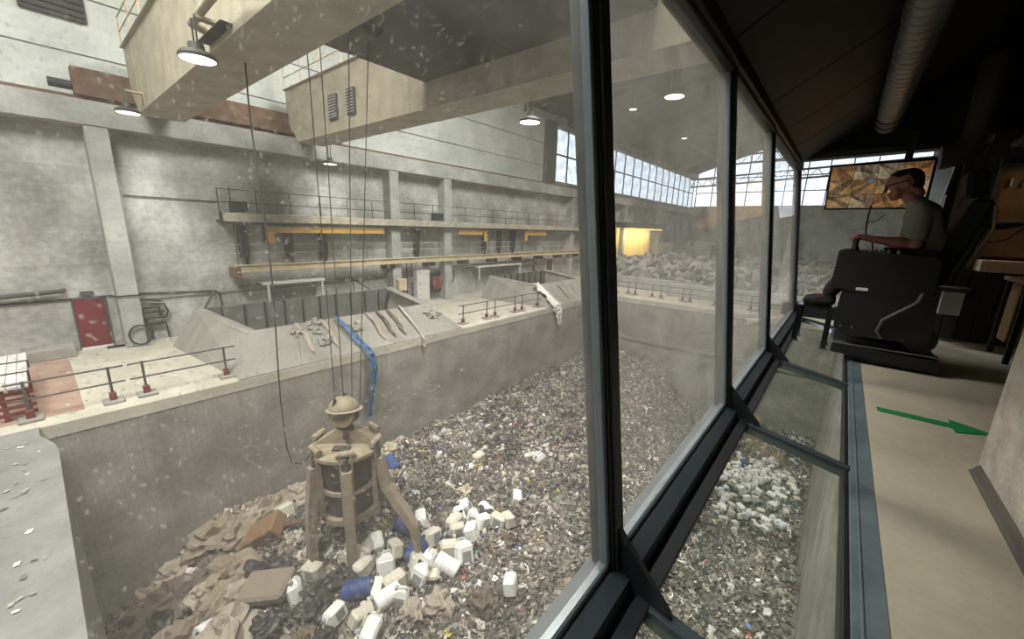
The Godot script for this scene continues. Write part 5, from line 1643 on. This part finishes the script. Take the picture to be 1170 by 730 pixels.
# ================================================================ operator's chair and operator
func build_chair():
	var t = thing("operator_chair", "big black crane operator's chair with boxy armrest consoles", "chair", Vector3(0.42, 0, -4.98))
	var b
	# local coordinates: x from the chair's middle, z toward the viewpoint
	b = MB.new()
	b.hull([Vector3(-0.36, 0.07, 0.36), Vector3(0.34, 0.03, 0.36), Vector3(0.34, 0.03, -0.36), Vector3(-0.36, 0.07, -0.36), Vector3(-0.36, 0.15, 0.36), Vector3(0.34, 0.13, 0.36), Vector3(0.34, 0.13, -0.36), Vector3(-0.36, 0.15, -0.36)], [[0, 1, 2, 3], [4, 5, 6, 7], [0, 1, 5, 4], [1, 2, 6, 5], [2, 3, 7, 6], [3, 0, 4, 7]])
	obj("platform", b, M.black, t)
	b = MB.new(); b.span(Vector3(-0.2, 0.0, 0.3), Vector3(0.32, 0.05, -0.3), 0.01); obj("platform_foot", b, M.black, t)
	b = MB.new(); b.span(Vector3(-0.375, 0.075, 0.36), Vector3(-0.355, 0.155, -0.36), 0.004); obj("platform_edge", b, M.bead, t)
	b = MB.new(); b.span(Vector3(-0.36, 0.148, 0.34), Vector3(0.33, 0.16, 0.26), 0.003); obj("slide_rail", b, M.grey_steel, t)
	b = MB.new(); b.span(Vector3(-0.36, 0.148, -0.34), Vector3(0.33, 0.16, -0.26), 0.003); obj("slide_rail", b, M.grey_steel, t)
	b = MB.new()
	b.lathe([Vector2(0, 0.14), Vector2(0.26, 0.14), Vector2(0.26, 0.19), Vector2(0.18, 0.22), Vector2(0.15, 0.4), Vector2(0.22, 0.6), Vector2(0, 0.62)], 20)
	obj("pedestal", b, M.black, t)
	b = MB.new(); b.tube([Vector3(0.2, 0.28, 0.3), Vector3(0.2, 0.28, 0.02)], 0.11, 16); obj("drive_motor", b, M.black, t)
	b = MB.new(); b.box(Vector3(-0.02, 0.72, 0), Vector3(0.5, 0.14, 0.36), Basis(), 0.05); obj("seat", b, M.black_cloth, t)
	var lean = Basis(Vector3(0, 0, 1), -0.24)
	b = MB.new(); b.box(Vector3(0.28, 1.08, 0), Vector3(0.13, 0.72, 0.44), lean, 0.055); obj("backrest", b, M.black_cloth, t)
	b = MB.new(); b.box(Vector3(0.355, 1.06, 0), Vector3(0.05, 0.6, 0.38), lean, 0.02); obj("back_shell", b, M.black, t)
	b = MB.new(); b.box(Vector3(0.31, 1.55, 0), Vector3(0.12, 0.22, 0.28), Basis(Vector3(0, 0, 1), 0.12), 0.05); var hr = obj("headrest", b, M.black_cloth, t)
	for s in [-0.07, 0.07]:
		b = MB.new(); b.tube([Vector3(0.35, 1.38, s), Vector3(0.32, 1.5, s)], 0.012, 8); obj("headrest_stem", b, M.bead, hr)
	b = MB.new(); b.tube([Vector3(0.42, 1.38, 0.2), Vector3(0.44, 1.2, 0.21), Vector3(0.36, 0.9, 0.21)], 0.012, 6); obj("belt_strap", b, M.wood, t)
	for s in [-1, 1]:
		var z = s * 0.29
		b = MB.new()
		b.prism(PackedVector2Array([Vector2(-0.46, 0.66), Vector2(0.2, 0.62), Vector2(0.2, 0.94), Vector2(0.16, 0.97), Vector2(-0.4, 1.0), Vector2(-0.45, 0.98)]), 0.17, Transform3D(Basis(), Vector3(0, 0, z - 0.085)))
		var c = obj("console", b, M.black, t)
		b = MB.new()
		b.prism(PackedVector2Array([Vector2(-0.36, 0.66), Vector2(-0.38, 0.32), Vector2(-0.34, 0.25), Vector2(0.22, 0.25), Vector2(0.25, 0.3), Vector2(0.24, 0.64)]), 0.14, Transform3D(Basis(), Vector3(0, 0, z - 0.07)))
		obj("console_pod", b, M.black, t)
		b = MB.new(); b.box(Vector3(0.02, 1.0, z), Vector3(0.3, 0.05, 0.1), Basis(), 0.02); obj("arm_pad", b, M.black_cloth, c)
		b = MB.new(); b.tube([Vector3(-0.34, 0.99, z), Vector3(-0.345, 1.04, z), Vector3(-0.35, 1.1, z)], [0.035, 0.018, 0.024], 10); obj("joystick", b, M.black_gloss, c)
		for k in 4:
			b = MB.new(); b.tube([Vector3(-0.24 + 0.06 * k, 0.985, z + 0.05), Vector3(-0.24 + 0.06 * k, 1.01, z + 0.05)], 0.014, 8); obj("button", b, M.bead, c)
		if s > 0:
			b = MB.new()
			b.tube([Vector3(0.14, 0.68, z + 0.09), Vector3(0.12, 0.6, z + 0.1), Vector3(0.02, 0.5, z + 0.1), Vector3(-0.06, 0.42, z + 0.095), Vector3(-0.08, 0.32, z + 0.09), Vector3(-0.04, 0.26, z + 0.08)], 0.016, 8)
			obj("hose", b, M.grey_steel, t)
			b = MB.new(); b.span(Vector3(-0.28, 0.655, z + 0.071), Vector3(-0.2, 0.68, z + 0.09), 0.002); obj("sticker", b, M.paper, t)
			for x in [-0.33, -0.25]:
				b = MB.new(); b.tube([Vector3(x, 0.32, z + 0.07), Vector3(x, 0.32, z + 0.08)], 0.01, 8); obj("screw", b, M.bead, t)

func sdf_mesh(b, bones, cell, k, grow = 0.0):
	# smooth union of tapered capsules, meshed as surface nets
	var lo = Vector3(1e9, 1e9, 1e9); var hi = -lo
	for q in bones:
		for e in [[q[0], q[2]], [q[1], q[3]]]:
			var r = Vector3.ONE * (e[1] + grow + 3.0 * cell)
			lo = lo.min(e[0] - r); hi = hi.max(e[0] + r)
	var n = Vector3i(((hi - lo) / cell).ceil()) + Vector3i.ONE
	var val = PackedFloat32Array()
	val.resize(n.x * n.y * n.z)
	val.fill(1.0)
	for q in bones:
		var A = q[0]; var B = q[1]
		var ra = q[2] + grow; var rb = q[3] + grow
		var m = maxf(ra, rb) + 4.0 * cell + k
		var l = ((A.min(B) - Vector3.ONE * m - lo) / cell).floor(); var h = ((A.max(B) + Vector3.ONE * m - lo) / cell).ceil()
		var ab = B - A
		var dd = maxf(ab.length_squared(), 1e-9)
		for z in range(maxi(0, int(l.z)), mini(n.z, int(h.z) + 1)):
			for y in range(maxi(0, int(l.y)), mini(n.y, int(h.y) + 1)):
				for x in range(maxi(0, int(l.x)), mini(n.x, int(h.x) + 1)):
					var p = lo + Vector3(x, y, z) * cell
					var t = clampf((p - A).dot(ab) / dd, 0.0, 1.0)
					var d = (p - A - ab * t).length() - lerpf(ra, rb, t)
					var i = x + n.x * (y + n.y * z)
					var o = val[i]
					var hh = maxf(k - absf(o - d), 0.0) / k
					val[i] = minf(o, d) - hh * hh * k * 0.25
	var vid = {}
	var vs = []
	var ns = []
	for z in n.z - 1:
		for y in n.y - 1:
			for x in n.x - 1:
				var i = x + n.x * (y + n.y * z)
				if absf(val[i]) > 2.5 * cell: continue
				var c = []
				var neg = 0
				for e in 8:
					var v = val[i + (e & 1) + n.x * (((e >> 1) & 1) + n.y * ((e >> 2) & 1))]
					c.append(v)
					if v < 0: neg += 1
				if neg == 0 or neg == 8: continue
				var s = Vector3.ZERO
				var w = 0
				for e in [[0, 1], [2, 3], [4, 5], [6, 7], [0, 2], [1, 3], [4, 6], [5, 7], [0, 4], [1, 5], [2, 6], [3, 7]]:
					var u = c[e[0]]; var v = c[e[1]]
					if (u < 0) == (v < 0): continue
					var t = u / (u - v)
					var p0 = Vector3(e[0] & 1, (e[0] >> 1) & 1, (e[0] >> 2) & 1); var p1 = Vector3(e[1] & 1, (e[1] >> 1) & 1, (e[1] >> 2) & 1)
					s += p0.lerp(p1, t); w += 1
				vid[i] = vs.size()
				vs.append(lo + (Vector3(x, y, z) + s / w) * cell)
				ns.append(Vector3((c[1] + c[3] + c[5] + c[7]) - (c[0] + c[2] + c[4] + c[6]), (c[2] + c[3] + c[6] + c[7]) - (c[0] + c[1] + c[4] + c[5]), (c[4] + c[5] + c[6] + c[7]) - (c[0] + c[1] + c[2] + c[3])).normalized())
	var st = [1, n.x, n.x * n.y]
	for z in range(1, n.z - 1):
		for y in range(1, n.y - 1):
			for x in range(1, n.x - 1):
				var i = x + n.x * (y + n.y * z)
				if absf(val[i]) > 2.0 * cell: continue
				for ax in 3:
					var a = val[i]; var d = val[i + st[ax]]
					if (a < 0) == (d < 0): continue
					var u = st[(ax + 1) % 3]; var w = st[(ax + 2) % 3]
					var q = [i - u - w, i - w, i, i - u]
					var ok = true
					for e in q:
						if not vid.has(e): ok = false
					if not ok: continue
					var f = [vid[q[0]], vid[q[1]], vid[q[2]], vid[q[3]]]
					if a >= 0: f.reverse()
					b.tri(vs[f[0]], vs[f[1]], vs[f[2]], ns[f[0]], ns[f[1]], ns[f[2]])
					b.tri(vs[f[0]], vs[f[2]], vs[f[3]], ns[f[0]], ns[f[2]], ns[f[3]])

func build_person():
	# sits facing -x; his left side is toward the viewpoint (+z)
	var base = Vector3(0.42, 0, -4.98)
	var t = thing("person", "seated operator in a grey t-shirt and glasses leaning over the joysticks", "person", base)
	var skin = mat(Color(0.52, 0.33, 0.26), 0.55)
	var cloth = mat(Color(0.44, 0.44, 0.42), 0.95)
	var dark = mat(Color(0.035, 0.037, 0.045), 0.95)
	var V = func(x, y, z): return Vector3(x, y, z)
	var bones = []
	# torso core, neck
	bones.append([V.call(0.1, 0.86, 0), V.call(0.13, 1.05, 0), 0.14, 0.13])
	bones.append([V.call(0.13, 1.05, 0), V.call(0.06, 1.3, 0), 0.13, 0.12])
	bones.append([V.call(0.05, 1.34, -0.13), V.call(0.05, 1.34, 0.13), 0.07, 0.07])
	bones.append([V.call(0.03, 1.38, 0), V.call(-0.06, 1.48, 0), 0.062, 0.056])
	# arms
	for s in [-1, 1]:
		var sh = V.call(0.03, 1.33, s * 0.19); var el = V.call(0.03, 1.06, s * 0.27); var wr = V.call(-0.25, 1.1, s * 0.285)
		bones.append([sh, el, 0.055, 0.042])
		bones.append([el, el.lerp(wr, 0.35), 0.042, 0.044])
		bones.append([el.lerp(wr, 0.35), wr, 0.044, 0.027])
		bones.append([V.call(0.1, 0.8, s * 0.08), V.call(-0.32, 0.84, s * 0.12), 0.085, 0.06])
		bones.append([V.call(-0.32, 0.84, s * 0.12), V.call(-0.46, 0.56, s * 0.1), 0.058, 0.04])
	var b = MB.new()
	sdf_mesh(b, bones, 0.013, 0.03)
	# head on its own finer grid: skull, jaw, brow, nose, mouth, chin, ears
	var hc = V.call(-0.11, 1.575, 0)
	var hb = Basis(Vector3(0, 0, 1), 0.28)   # nodding forward and down
	var H = func(x, y, z): return hc + hb * Vector3(x, y, z)
	var head = [[H.call(0.03, 0.03, 0), H.call(-0.03, 0.035, 0), 0.088, 0.08], [H.call(0.0, -0.02, 0), H.call(-0.055, -0.07, 0), 0.07, 0.045], [H.call(-0.06, -0.085, 0), H.call(-0.085, -0.1, 0), 0.034, 0.022], [H.call(-0.1, 0.025, -0.03), H.call(-0.1, 0.025, 0.03), 0.014, 0.014], [H.call(-0.1, 0.015, 0), H.call(-0.128, -0.028, 0), 0.01, 0.015], [H.call(-0.098, -0.058, -0.016), H.call(-0.098, -0.058, 0.016), 0.012, 0.012], [H.call(-0.096, -0.072, -0.013), H.call(-0.096, -0.072, 0.013), 0.011, 0.011], [H.call(0.05, -0.05, 0), H.call(0.07, -0.1, 0), 0.055, 0.05]]
	for s in [-1, 1]:
		head.append([H.call(0.012, 0.015, s * 0.083), H.call(0.018, -0.025, s * 0.08), 0.016, 0.01])
		head.append([H.call(-0.06, -0.02, s * 0.04), H.call(-0.05, -0.05, s * 0.04), 0.03, 0.025])
	sdf_mesh(b, head, 0.006, 0.018)
	# hands: palm, four fingers and a thumb closed over the joystick tops
	for s in [-1, 1]:
		var w = V.call(-0.25, 1.1, s * 0.285)
		var hand = [[w, w + Vector3(-0.055, 0.02, 0.018), 0.026, 0.02], [w, w + Vector3(-0.055, 0.02, -0.018), 0.026, 0.02]]
		for k in 4:
			var z = -0.033 + 0.022 * k
			var ln = [0.03, 0.036, 0.035, 0.028][k] * 1.0
			var k0 = w + Vector3(-0.065, 0.022, z)
			var k1 = k0 + Vector3(-ln, 0.008, 0)
			var k2 = k1 + Vector3(-ln * 0.75, -0.018, 0)
			var k3 = k2 + Vector3(-ln * 0.2, -0.024, 0)
			hand.append([k0, k1, 0.0105, 0.0098]); hand.append([k1, k2, 0.0098, 0.009]); hand.append([k2, k3, 0.009, 0.008])
		var th = w + Vector3(-0.03, 0.005, -s * 0.03)
		hand.append([th, th + Vector3(-0.035, -0.006, -s * 0.018), 0.014, 0.011]); hand.append([th + Vector3(-0.035, -0.006, -s * 0.018), th + Vector3(-0.062, -0.012, -s * 0.008), 0.011, 0.009])
		sdf_mesh(b, hand, 0.004, 0.006)
	obj("body", b, skin, t)
	# t-shirt
	b = MB.new()
	var sh2 = [bones[0], bones[1], [V.call(0.13, 1.05, -0.09), V.call(0.07, 1.3, -0.12), 0.11, 0.09], [V.call(0.13, 1.05, 0.09), V.call(0.07, 1.3, 0.12), 0.11, 0.09], [V.call(0.1, 0.86, -0.08), V.call(0.13, 1.05, -0.09), 0.12, 0.11], [V.call(0.1, 0.86, 0.08), V.call(0.13, 1.05, 0.09), 0.12, 0.11], bones[2], [V.call(0.03, 1.37, 0), V.call(0.0, 1.405, 0), 0.07, 0.066]]
	for s in [-1, 1]: sh2.append([V.call(0.03, 1.33, s * 0.18), V.call(0.025, 1.14, s * 0.25), 0.066, 0.062])
	sdf_mesh(b, sh2, 0.012, 0.03, 0.006)
	obj("t_shirt", b, cloth, t)
	b = MB.new()
	var tr = []
	for s in [-1, 1]:
		tr.append([V.call(0.12, 0.82, s * 0.08), V.call(-0.32, 0.845, s * 0.12), 0.1, 0.072])
		tr.append([V.call(-0.32, 0.845, s * 0.12), V.call(-0.45, 0.6, s * 0.1), 0.07, 0.055])
	sdf_mesh(b, tr, 0.014, 0.03, 0.008)
	obj("trousers", b, dark, t)
	# close-cropped hair as a cap over the skull
	b = MB.new()
	sdf_mesh(b, [[H.call(0.042, 0.038, 0), H.call(-0.02, 0.052, 0), 0.086, 0.076], [H.call(0.06, -0.02, 0), H.call(0.055, 0.02, 0), 0.066, 0.075]], 0.007, 0.02)
	obj("hair", b, mat(Color(0.085, 0.05, 0.04), 0.9), t)
	b = MB.new()
	for s in [-1, 1]:
		var ring = []
		for k in 13:
			var a = TAU * k / 12.0
			ring.append(H.call(-0.118, 0.004 + 0.02 * cos(a), s * 0.034 + 0.026 * sin(a)))
		b.tube(ring, 0.0025, 5)
		b.tube([H.call(-0.114, 0.012, s * 0.06), H.call(-0.05, 0.016, s * 0.092), H.call(0.02, 0.012, s * 0.1)], 0.0035, 5)
	b.tube([H.call(-0.122, 0.01, -0.01), H.call(-0.122, 0.01, 0.01)], 0.003, 5)
	obj("glasses", b, M.black_gloss, t)
	b = MB.new()
	for s in [-1, 1]: b.tube([H.call(-0.102, 0.006, s * 0.033), H.call(-0.098, 0.006, s * 0.033)], 0.01, 8)
	obj("eyes", b, mat(Color(0.6, 0.58, 0.55), 0.2), t)
	# safety shoes on the footstool
	for s in [-1, 1]:
		b = MB.new()
		var an = V.call(-0.46, 0.55, s * 0.1)
		sdf_mesh(b, [[an + Vector3(0, 0.03, 0), an + Vector3(0.01, -0.04, 0), 0.05, 0.048], [an + Vector3(0.02, -0.055, 0), an + Vector3(-0.1, -0.058, 0), 0.042, 0.044], [an + Vector3(-0.1, -0.058, 0), an + Vector3(-0.16, -0.062, 0), 0.044, 0.036]], 0.009, 0.02)
		var p = obj("shoe", b, dark, t)
		b = MB.new()
		for k in 3: b.tube([an + Vector3(-0.05 - 0.022 * k, -0.008 - 0.005 * k, -0.03), an + Vector3(-0.05 - 0.022 * k, -0.006 - 0.005 * k, 0.03)], 0.005, 6)
		obj("laces", b, mat(Color(0.6, 0.25, 0.14), 0.8), p)

func screen_image():
	# a wall of security-camera pictures in warm sodium light
	var r = RandomNumberGenerator.new()
	r.seed = 99
	var w = 480; var h = 270
	var img = Image.create(w, h, false, Image.FORMAT_RGB8)
	img.fill(Color(0.05, 0.04, 0.035))
	var n = FastNoiseLite.new()
	n.frequency = 0.022; n.fractal_octaves = 2
	# every tile: pale floor, darker walls, a few boxes and bins in slanted bands
	for j in 3:
		for i in 4:
			n.seed = 10 + i + j * 5
			var c0 = [Color(0.24, 0.15, 0.1), Color(0.3, 0.2, 0.12), Color(0.2, 0.16, 0.12)][r.randi() % 3]
			var c1 = [Color(0.9, 0.72, 0.46), Color(0.78, 0.58, 0.36), Color(0.86, 0.78, 0.62)][r.randi() % 3]
			var tl = r.randf_range(-0.7, 0.7); var cut = r.randf_range(0.25, 0.55); var slope = r.randf_range(-1.4, 1.4); var bw = r.randf_range(0.12, 0.3)
			for y in range(j * 90 + 1, j * 90 + 89):
				for x in range(i * 120 + 1, i * 120 + 119):
					var ly = (y - j * 90) / 90.0; var lx = (x - i * 120) / 120.0
					var v = 0.75 + 0.25 * n.get_noise_2d(x, y)
					if ly + (lx - 0.5) * tl < cut: v = 0.42 + 0.3 * n.get_noise_2d(x * 2.0, y * 0.5)
					if absf(lx - 0.5 + (ly - 0.5) * slope) < bw * (0.4 + ly): v -= 0.35
					if fposmod(lx * 7.0 + ly * 2.0, 1.0) < 0.12 and ly < cut: v += 0.3
					img.set_pixel(x, y, c0.lerp(c1, clampf(v + 0.2 * n.get_noise_2d(x * 4.0, y * 4.0), 0, 1)))
	img.fill_rect(Rect2i(196, 92, 26, 14), Color(0.3, 0.55, 0.75))
	return ImageTexture.create_from_image(img)

func build_cabin_things():
	var b
	var t
	# footstool on the sloping glass
	t = thing("footstool", "black four-legged footstool standing on the sloping glass", "footstool", Vector3(-0.12, 0.03, -4.98))
	b = MB.new(); b.box(Vector3(0, 0.4, 0), Vector3(0.3, 0.03, 0.34), Basis(), 0.008); obj("top", b, M.black_gloss, t)
	for x in [-0.12, 0.12]:
		for z in [-0.14, 0.14]:
			var gy = -0.185 * (x - 0.08) - 0.0
			b = MB.new(); b.beam(Vector3(x, 0.39, z), Vector3(x, gy + 0.012, z), 0.045, 0.045, Vector3.RIGHT, 0.004); var l = obj("leg", b, M.black_gloss, t)
			b = MB.new(); b.box(Vector3(x, gy + 0.008, z), Vector3(0.07, 0.014, 0.07), Basis(Vector3(0, 0, 1), -0.18), 0.004); obj("foot_pad", b, M.galv, l)
	# monitor
	var mb = Basis(Vector3(0, 1, 0), -0.12) * Basis(Vector3(1, 0, 0), 0.2)
	t = thing("cctv_monitor", "wide wall monitor showing a mosaic of amber camera pictures", "monitor", Vector3(0.15, 1.65, -5.9), "", mb)
	b = MB.new(); b.box(Vector3(0, 0, -0.03), Vector3(0.84, 0.49, 0.05), Basis(), 0.012); obj("housing", b, M.black, t)
	b = MB.new(); b.quad_uv(Vector3(-0.4, -0.225, -0.003), Vector3(0.4, -0.225, -0.003), Vector3(0.4, 0.225, -0.003), Vector3(-0.4, 0.225, -0.003))
	var sm = mat(Color(0.02, 0.02, 0.02), 0.3)
	sm.emission_enabled = true
	sm.emission_texture = screen_image()
	sm.emission_energy_multiplier = 0.5
	obj("screen", b, sm, t)
	b = MB.new(); b.beam(Vector3(0.2, 0.1, -0.06), Vector3(0.2, 0.5, -0.2), 0.06, 0.04); obj("bracket", b, M.dark_steel, t)
	area(Vector3(0.15, 1.65, -5.9) + mb * Vector3(0, 0, 0.03), mb * Vector3(0, 0, 1), Vector2(0.8, 0.45), 0.05, Color(1.0, 0.75, 0.45))
	# headset cable hanging under the monitor
	b = MB.new(); b.tube([Vector3(0.13, 1.42, -5.3), Vector3(0.13, 1.25, -5.3), Vector3(0.14, 1.15, -5.3), Vector3(0.2, 1.08, -5.28), Vector3(0.22, 0.99, -5.27)], 0.008, 6); b.tube([Vector3(0.13, 1.25, -5.3), Vector3(0.2, 1.27, -5.28), Vector3(0.25, 1.33, -5.25)], 0.004, 5); simple("microphone", b, M.black, "thin gooseneck microphone standing before the operator", "microphone")
	# spiral duct
	t = thing("spiral_duct", "grey spiral-seamed ventilation duct under the dark ceiling", "duct", Vector3(0.125, 2.26, -5.86))
	b = MB.new()
	var prof = [Vector2(0, 0), Vector2(0.09, 0), Vector2(0.094, 0.01)]
	for k in 82:
		prof.append(Vector2(0.094, 0.06 + k * 0.1)); prof.append(Vector2(0.098, 0.066 + k * 0.1)); prof.append(Vector2(0.098, 0.074 + k * 0.1)); prof.append(Vector2(0.094, 0.08 + k * 0.1))
	var dx = Transform3D(Basis(Vector3(1, 0, 0), PI / 2), Vector3.ZERO)
	b.lathe(prof, 28, dx)
	obj("pipe", b, M.galv, t)
	for z in [0.45, 0.2]:
		b = MB.new()
		b.lathe([Vector2(0.095, 0), Vector2(0.102, 0), Vector2(0.102, 0.03), Vector2(0.095, 0.03)], 28, Transform3D(Basis(Vector3(1, 0, 0), PI / 2), Vector3(0, 0, z)))
		obj("clamp_ring", b, M.dark_steel, t)
	# grey elbow and hanger bar over the operator
	t = thing("duct_elbow", "thick grey duct elbow hanging behind the operator's head", "duct", Vector3(0.6, 2.05, -5.9))
	b = MB.new()
	var pts = []
	for k in 9:
		var a = PI * 0.5 * k / 8.0
		pts.append(Vector3(-0.02 + 0.22 * sin(a), -0.2 * cos(a) + 0.05, 0))
	b.tube(pts, 0.11, 18); obj("bend", b, M.elbow, t)
	b = MB.new(); b.tube([Vector3(0.2, 0.05, 0), Vector3(0.2, 0.7, 0)], 0.11, 18); obj("riser", b, M.elbow, t)
	b = MB.new(); b.beam(Vector3(0.74, 2.02, -6.05), Vector3(0.7, 1.56, -6.05), 0.09, 0.02); simple("hanger_bar", b, M.galv, "flat pale hanger bar behind the headrest", "bar")
	# shelf with paper bin behind the chair
	b = MB.new(); b.span(Vector3(0.8, 0.56, -6.58), Vector3(1.12, 0.61, -6.35), 0.005); simple("wall_shelf", b, M.galv, "narrow grey wall shelf behind the chair", "shelf")
	b = MB.new(); b.span(Vector3(0.93, 0.3, -6.5), Vector3(1.1, 0.555, -6.42), 0.006); simple("paper_bin", b, M.paper, "white paper holder hanging under the narrow wall shelf", "holder")
	# lit end of the room: door panel, counter, table
	t = thing("wooden_cupboard_door", "warm-lit wooden panel door on the board wall", "panel", Vector3(1.1, 0.95, -6.6))
	b = MB.new(); b.span(Vector3(0.05, 0, 0), Vector3(0.75, 0.95, 0.04), 0.006); obj("panel", b, M.wood, t)
	for x in [0.0, 0.75]:
		b = MB.new(); b.span(Vector3(x, -0.1, 0), Vector3(x + 0.05, 1.0, 0.06), 0.004); obj("frame_post", b, M.galv, t)
	for x in [0.1, 0.19]:
		b = MB.new(); b.span(Vector3(x, 0.72, 0.04), Vector3(x + 0.012, 0.8, 0.07), 0.002); obj("hook", b, M.paper, t)
	b = MB.new(); b.span(Vector3(1.12, 0.8, -6.58), Vector3(1.62, 0.92, -6.3), 0.008); simple("counter_box", b, M.cream, "cream box ledge below the wooden panel door", "ledge")
	t = thing("side_table", "table with pale wooden front panel and black frame", "table", Vector3(1.36, 0, -5.9))
	b = MB.new(); b.span(Vector3(-0.08, 0.74, 0.3), Vector3(0.7, 0.78, -0.3), 0.006); obj("top", b, M.wood, t)
	b = MB.new(); b.span(Vector3(-0.02, 0.16, 0.02), Vector3(0.0, 0.72, -0.26), 0.004); obj("side_panel", b, M.wood, t)
	b = MB.new(); b.span(Vector3(0.0, 0.16, 0.24), Vector3(0.62, 0.72, 0.26), 0.004); obj("front_panel", b, M.wood, t)
	for x in [-0.03, 0.63]:
		for z in [-0.28, 0.26]:
			b = MB.new(); b.span(Vector3(x - 0.02, 0, z - 0.02), Vector3(x + 0.02, 0.74, z + 0.02), 0.003); obj("leg", b, M.black, t)
	for k in 3:
		b = MB.new()
		var at = Vector3(1.5 + 0.07 * k, 0.78, -5.85 - 0.05 * k)
		b.lathe([Vector2(0, 0), Vector2(0.03, 0), Vector2(0.032, 0.09 + 0.02 * k), Vector2(0.014, 0.13 + 0.02 * k), Vector2(0.014, 0.16 + 0.02 * k), Vector2(0, 0.16 + 0.02 * k)], 12, Transform3D(Basis(), at))
		simple("bottle", b, [M.bead, M.paper, M.galv][k], ["grey bottle on the wooden side table", "white bottle on the wooden side table", "metal flask on the wooden side table"][k], "bottle")
	# cushion-like black rest with its cable loop
	t = thing("spare_headrest", "dark lens-shaped padded rest on the end wall with a cable looped beneath", "headrest", Vector3(1.14, 1.24, -6.2))
	b = MB.new()
	var pr = []
	for k in 9: pr.append(Vector2(0.17 * sin(PI * k / 8.0) + (0.0 if k in [0, 8] else 0.005), -0.045 * cos(PI * k / 8.0)))
	b.lathe(pr, 20, Transform3D(Basis(Vector3(0, 0, 1), 0.08), Vector3(0, 0.03, 0))); obj("pad", b, M.black_cloth, t)
	b = MB.new(); b.tube([Vector3(-0.16, 0.01, 0.05), Vector3(-0.13, -0.08, 0.07), Vector3(-0.03, -0.14, 0.08), Vector3(0.07, -0.11, 0.07), Vector3(0.17, 0.02, 0.05)], 0.007, 6); obj("cable_loop", b, M.black, t)
	b = MB.new(); b.beam(Vector3(0, 0, 0), Vector3(0.0, -0.03, -0.4), 0.05, 0.03); obj("bracket", b, M.galv, t)
	# dark equipment under the ceiling on the right
	t = thing("air_unit", "dark brown boxy unit under the ceiling beyond the duct", "air unit", Vector3(1.5, 2.0, -5.2))
	b = MB.new(); b.span(Vector3(-0.4, 0.12, 0.5), Vector3(0.7, 0.6, -0.8), 0.02); obj("casing", b, M.air, t)
	b = MB.new(); b.span(Vector3(-0.45, 0.6, 0.52), Vector3(0.75, 0.64, -0.82), 0.01); obj("top_rail", b, M.galv, t)
	b = MB.new(); b.span(Vector3(-0.45, -0.02, 0.1), Vector3(0.7, 0.04, -0.9), 0.01); obj("lower_rail", b, M.galv, t)
	for z in [0.3, -0.3]:
		b = MB.new(); b.tube([Vector3(-0.42, 0.1, z), Vector3(-0.42, 0.9, z)], 0.02, 8); obj("hanger", b, M.dark_steel, t)
	# warm ceiling lamp over the counter
	t = thing("downlight", "small warm downlight over the side table", "lamp", Vector3(1.75, 2.2, -6.1))
	b = MB.new(); b.lathe([Vector2(0.06, 0), Vector2(0.07, 0.02), Vector2(0.07, 0.1), Vector2(0, 0.1)], 14); obj("can", b, M.black, t)
	b = MB.new(); b.lathe([Vector2(0, 0.004), Vector2(0.055, 0.004), Vector2(0.055, 0.01), Vector2(0, 0.01)], 14); obj("lens", b, glow(Color(1.0, 0.75, 0.45), 2.0), t)
	b = MB.new(); b.tube([Vector3(0, 0.1, 0), Vector3(0, 0.8, 0)], 0.012, 6); obj("stem", b, M.black, t)
	spot(Vector3(1.75, 2.19, -6.1), Vector3(-0.35, -1, -0.15), 0.3, Color(1.0, 0.82, 0.6), 75.0, 0.05)
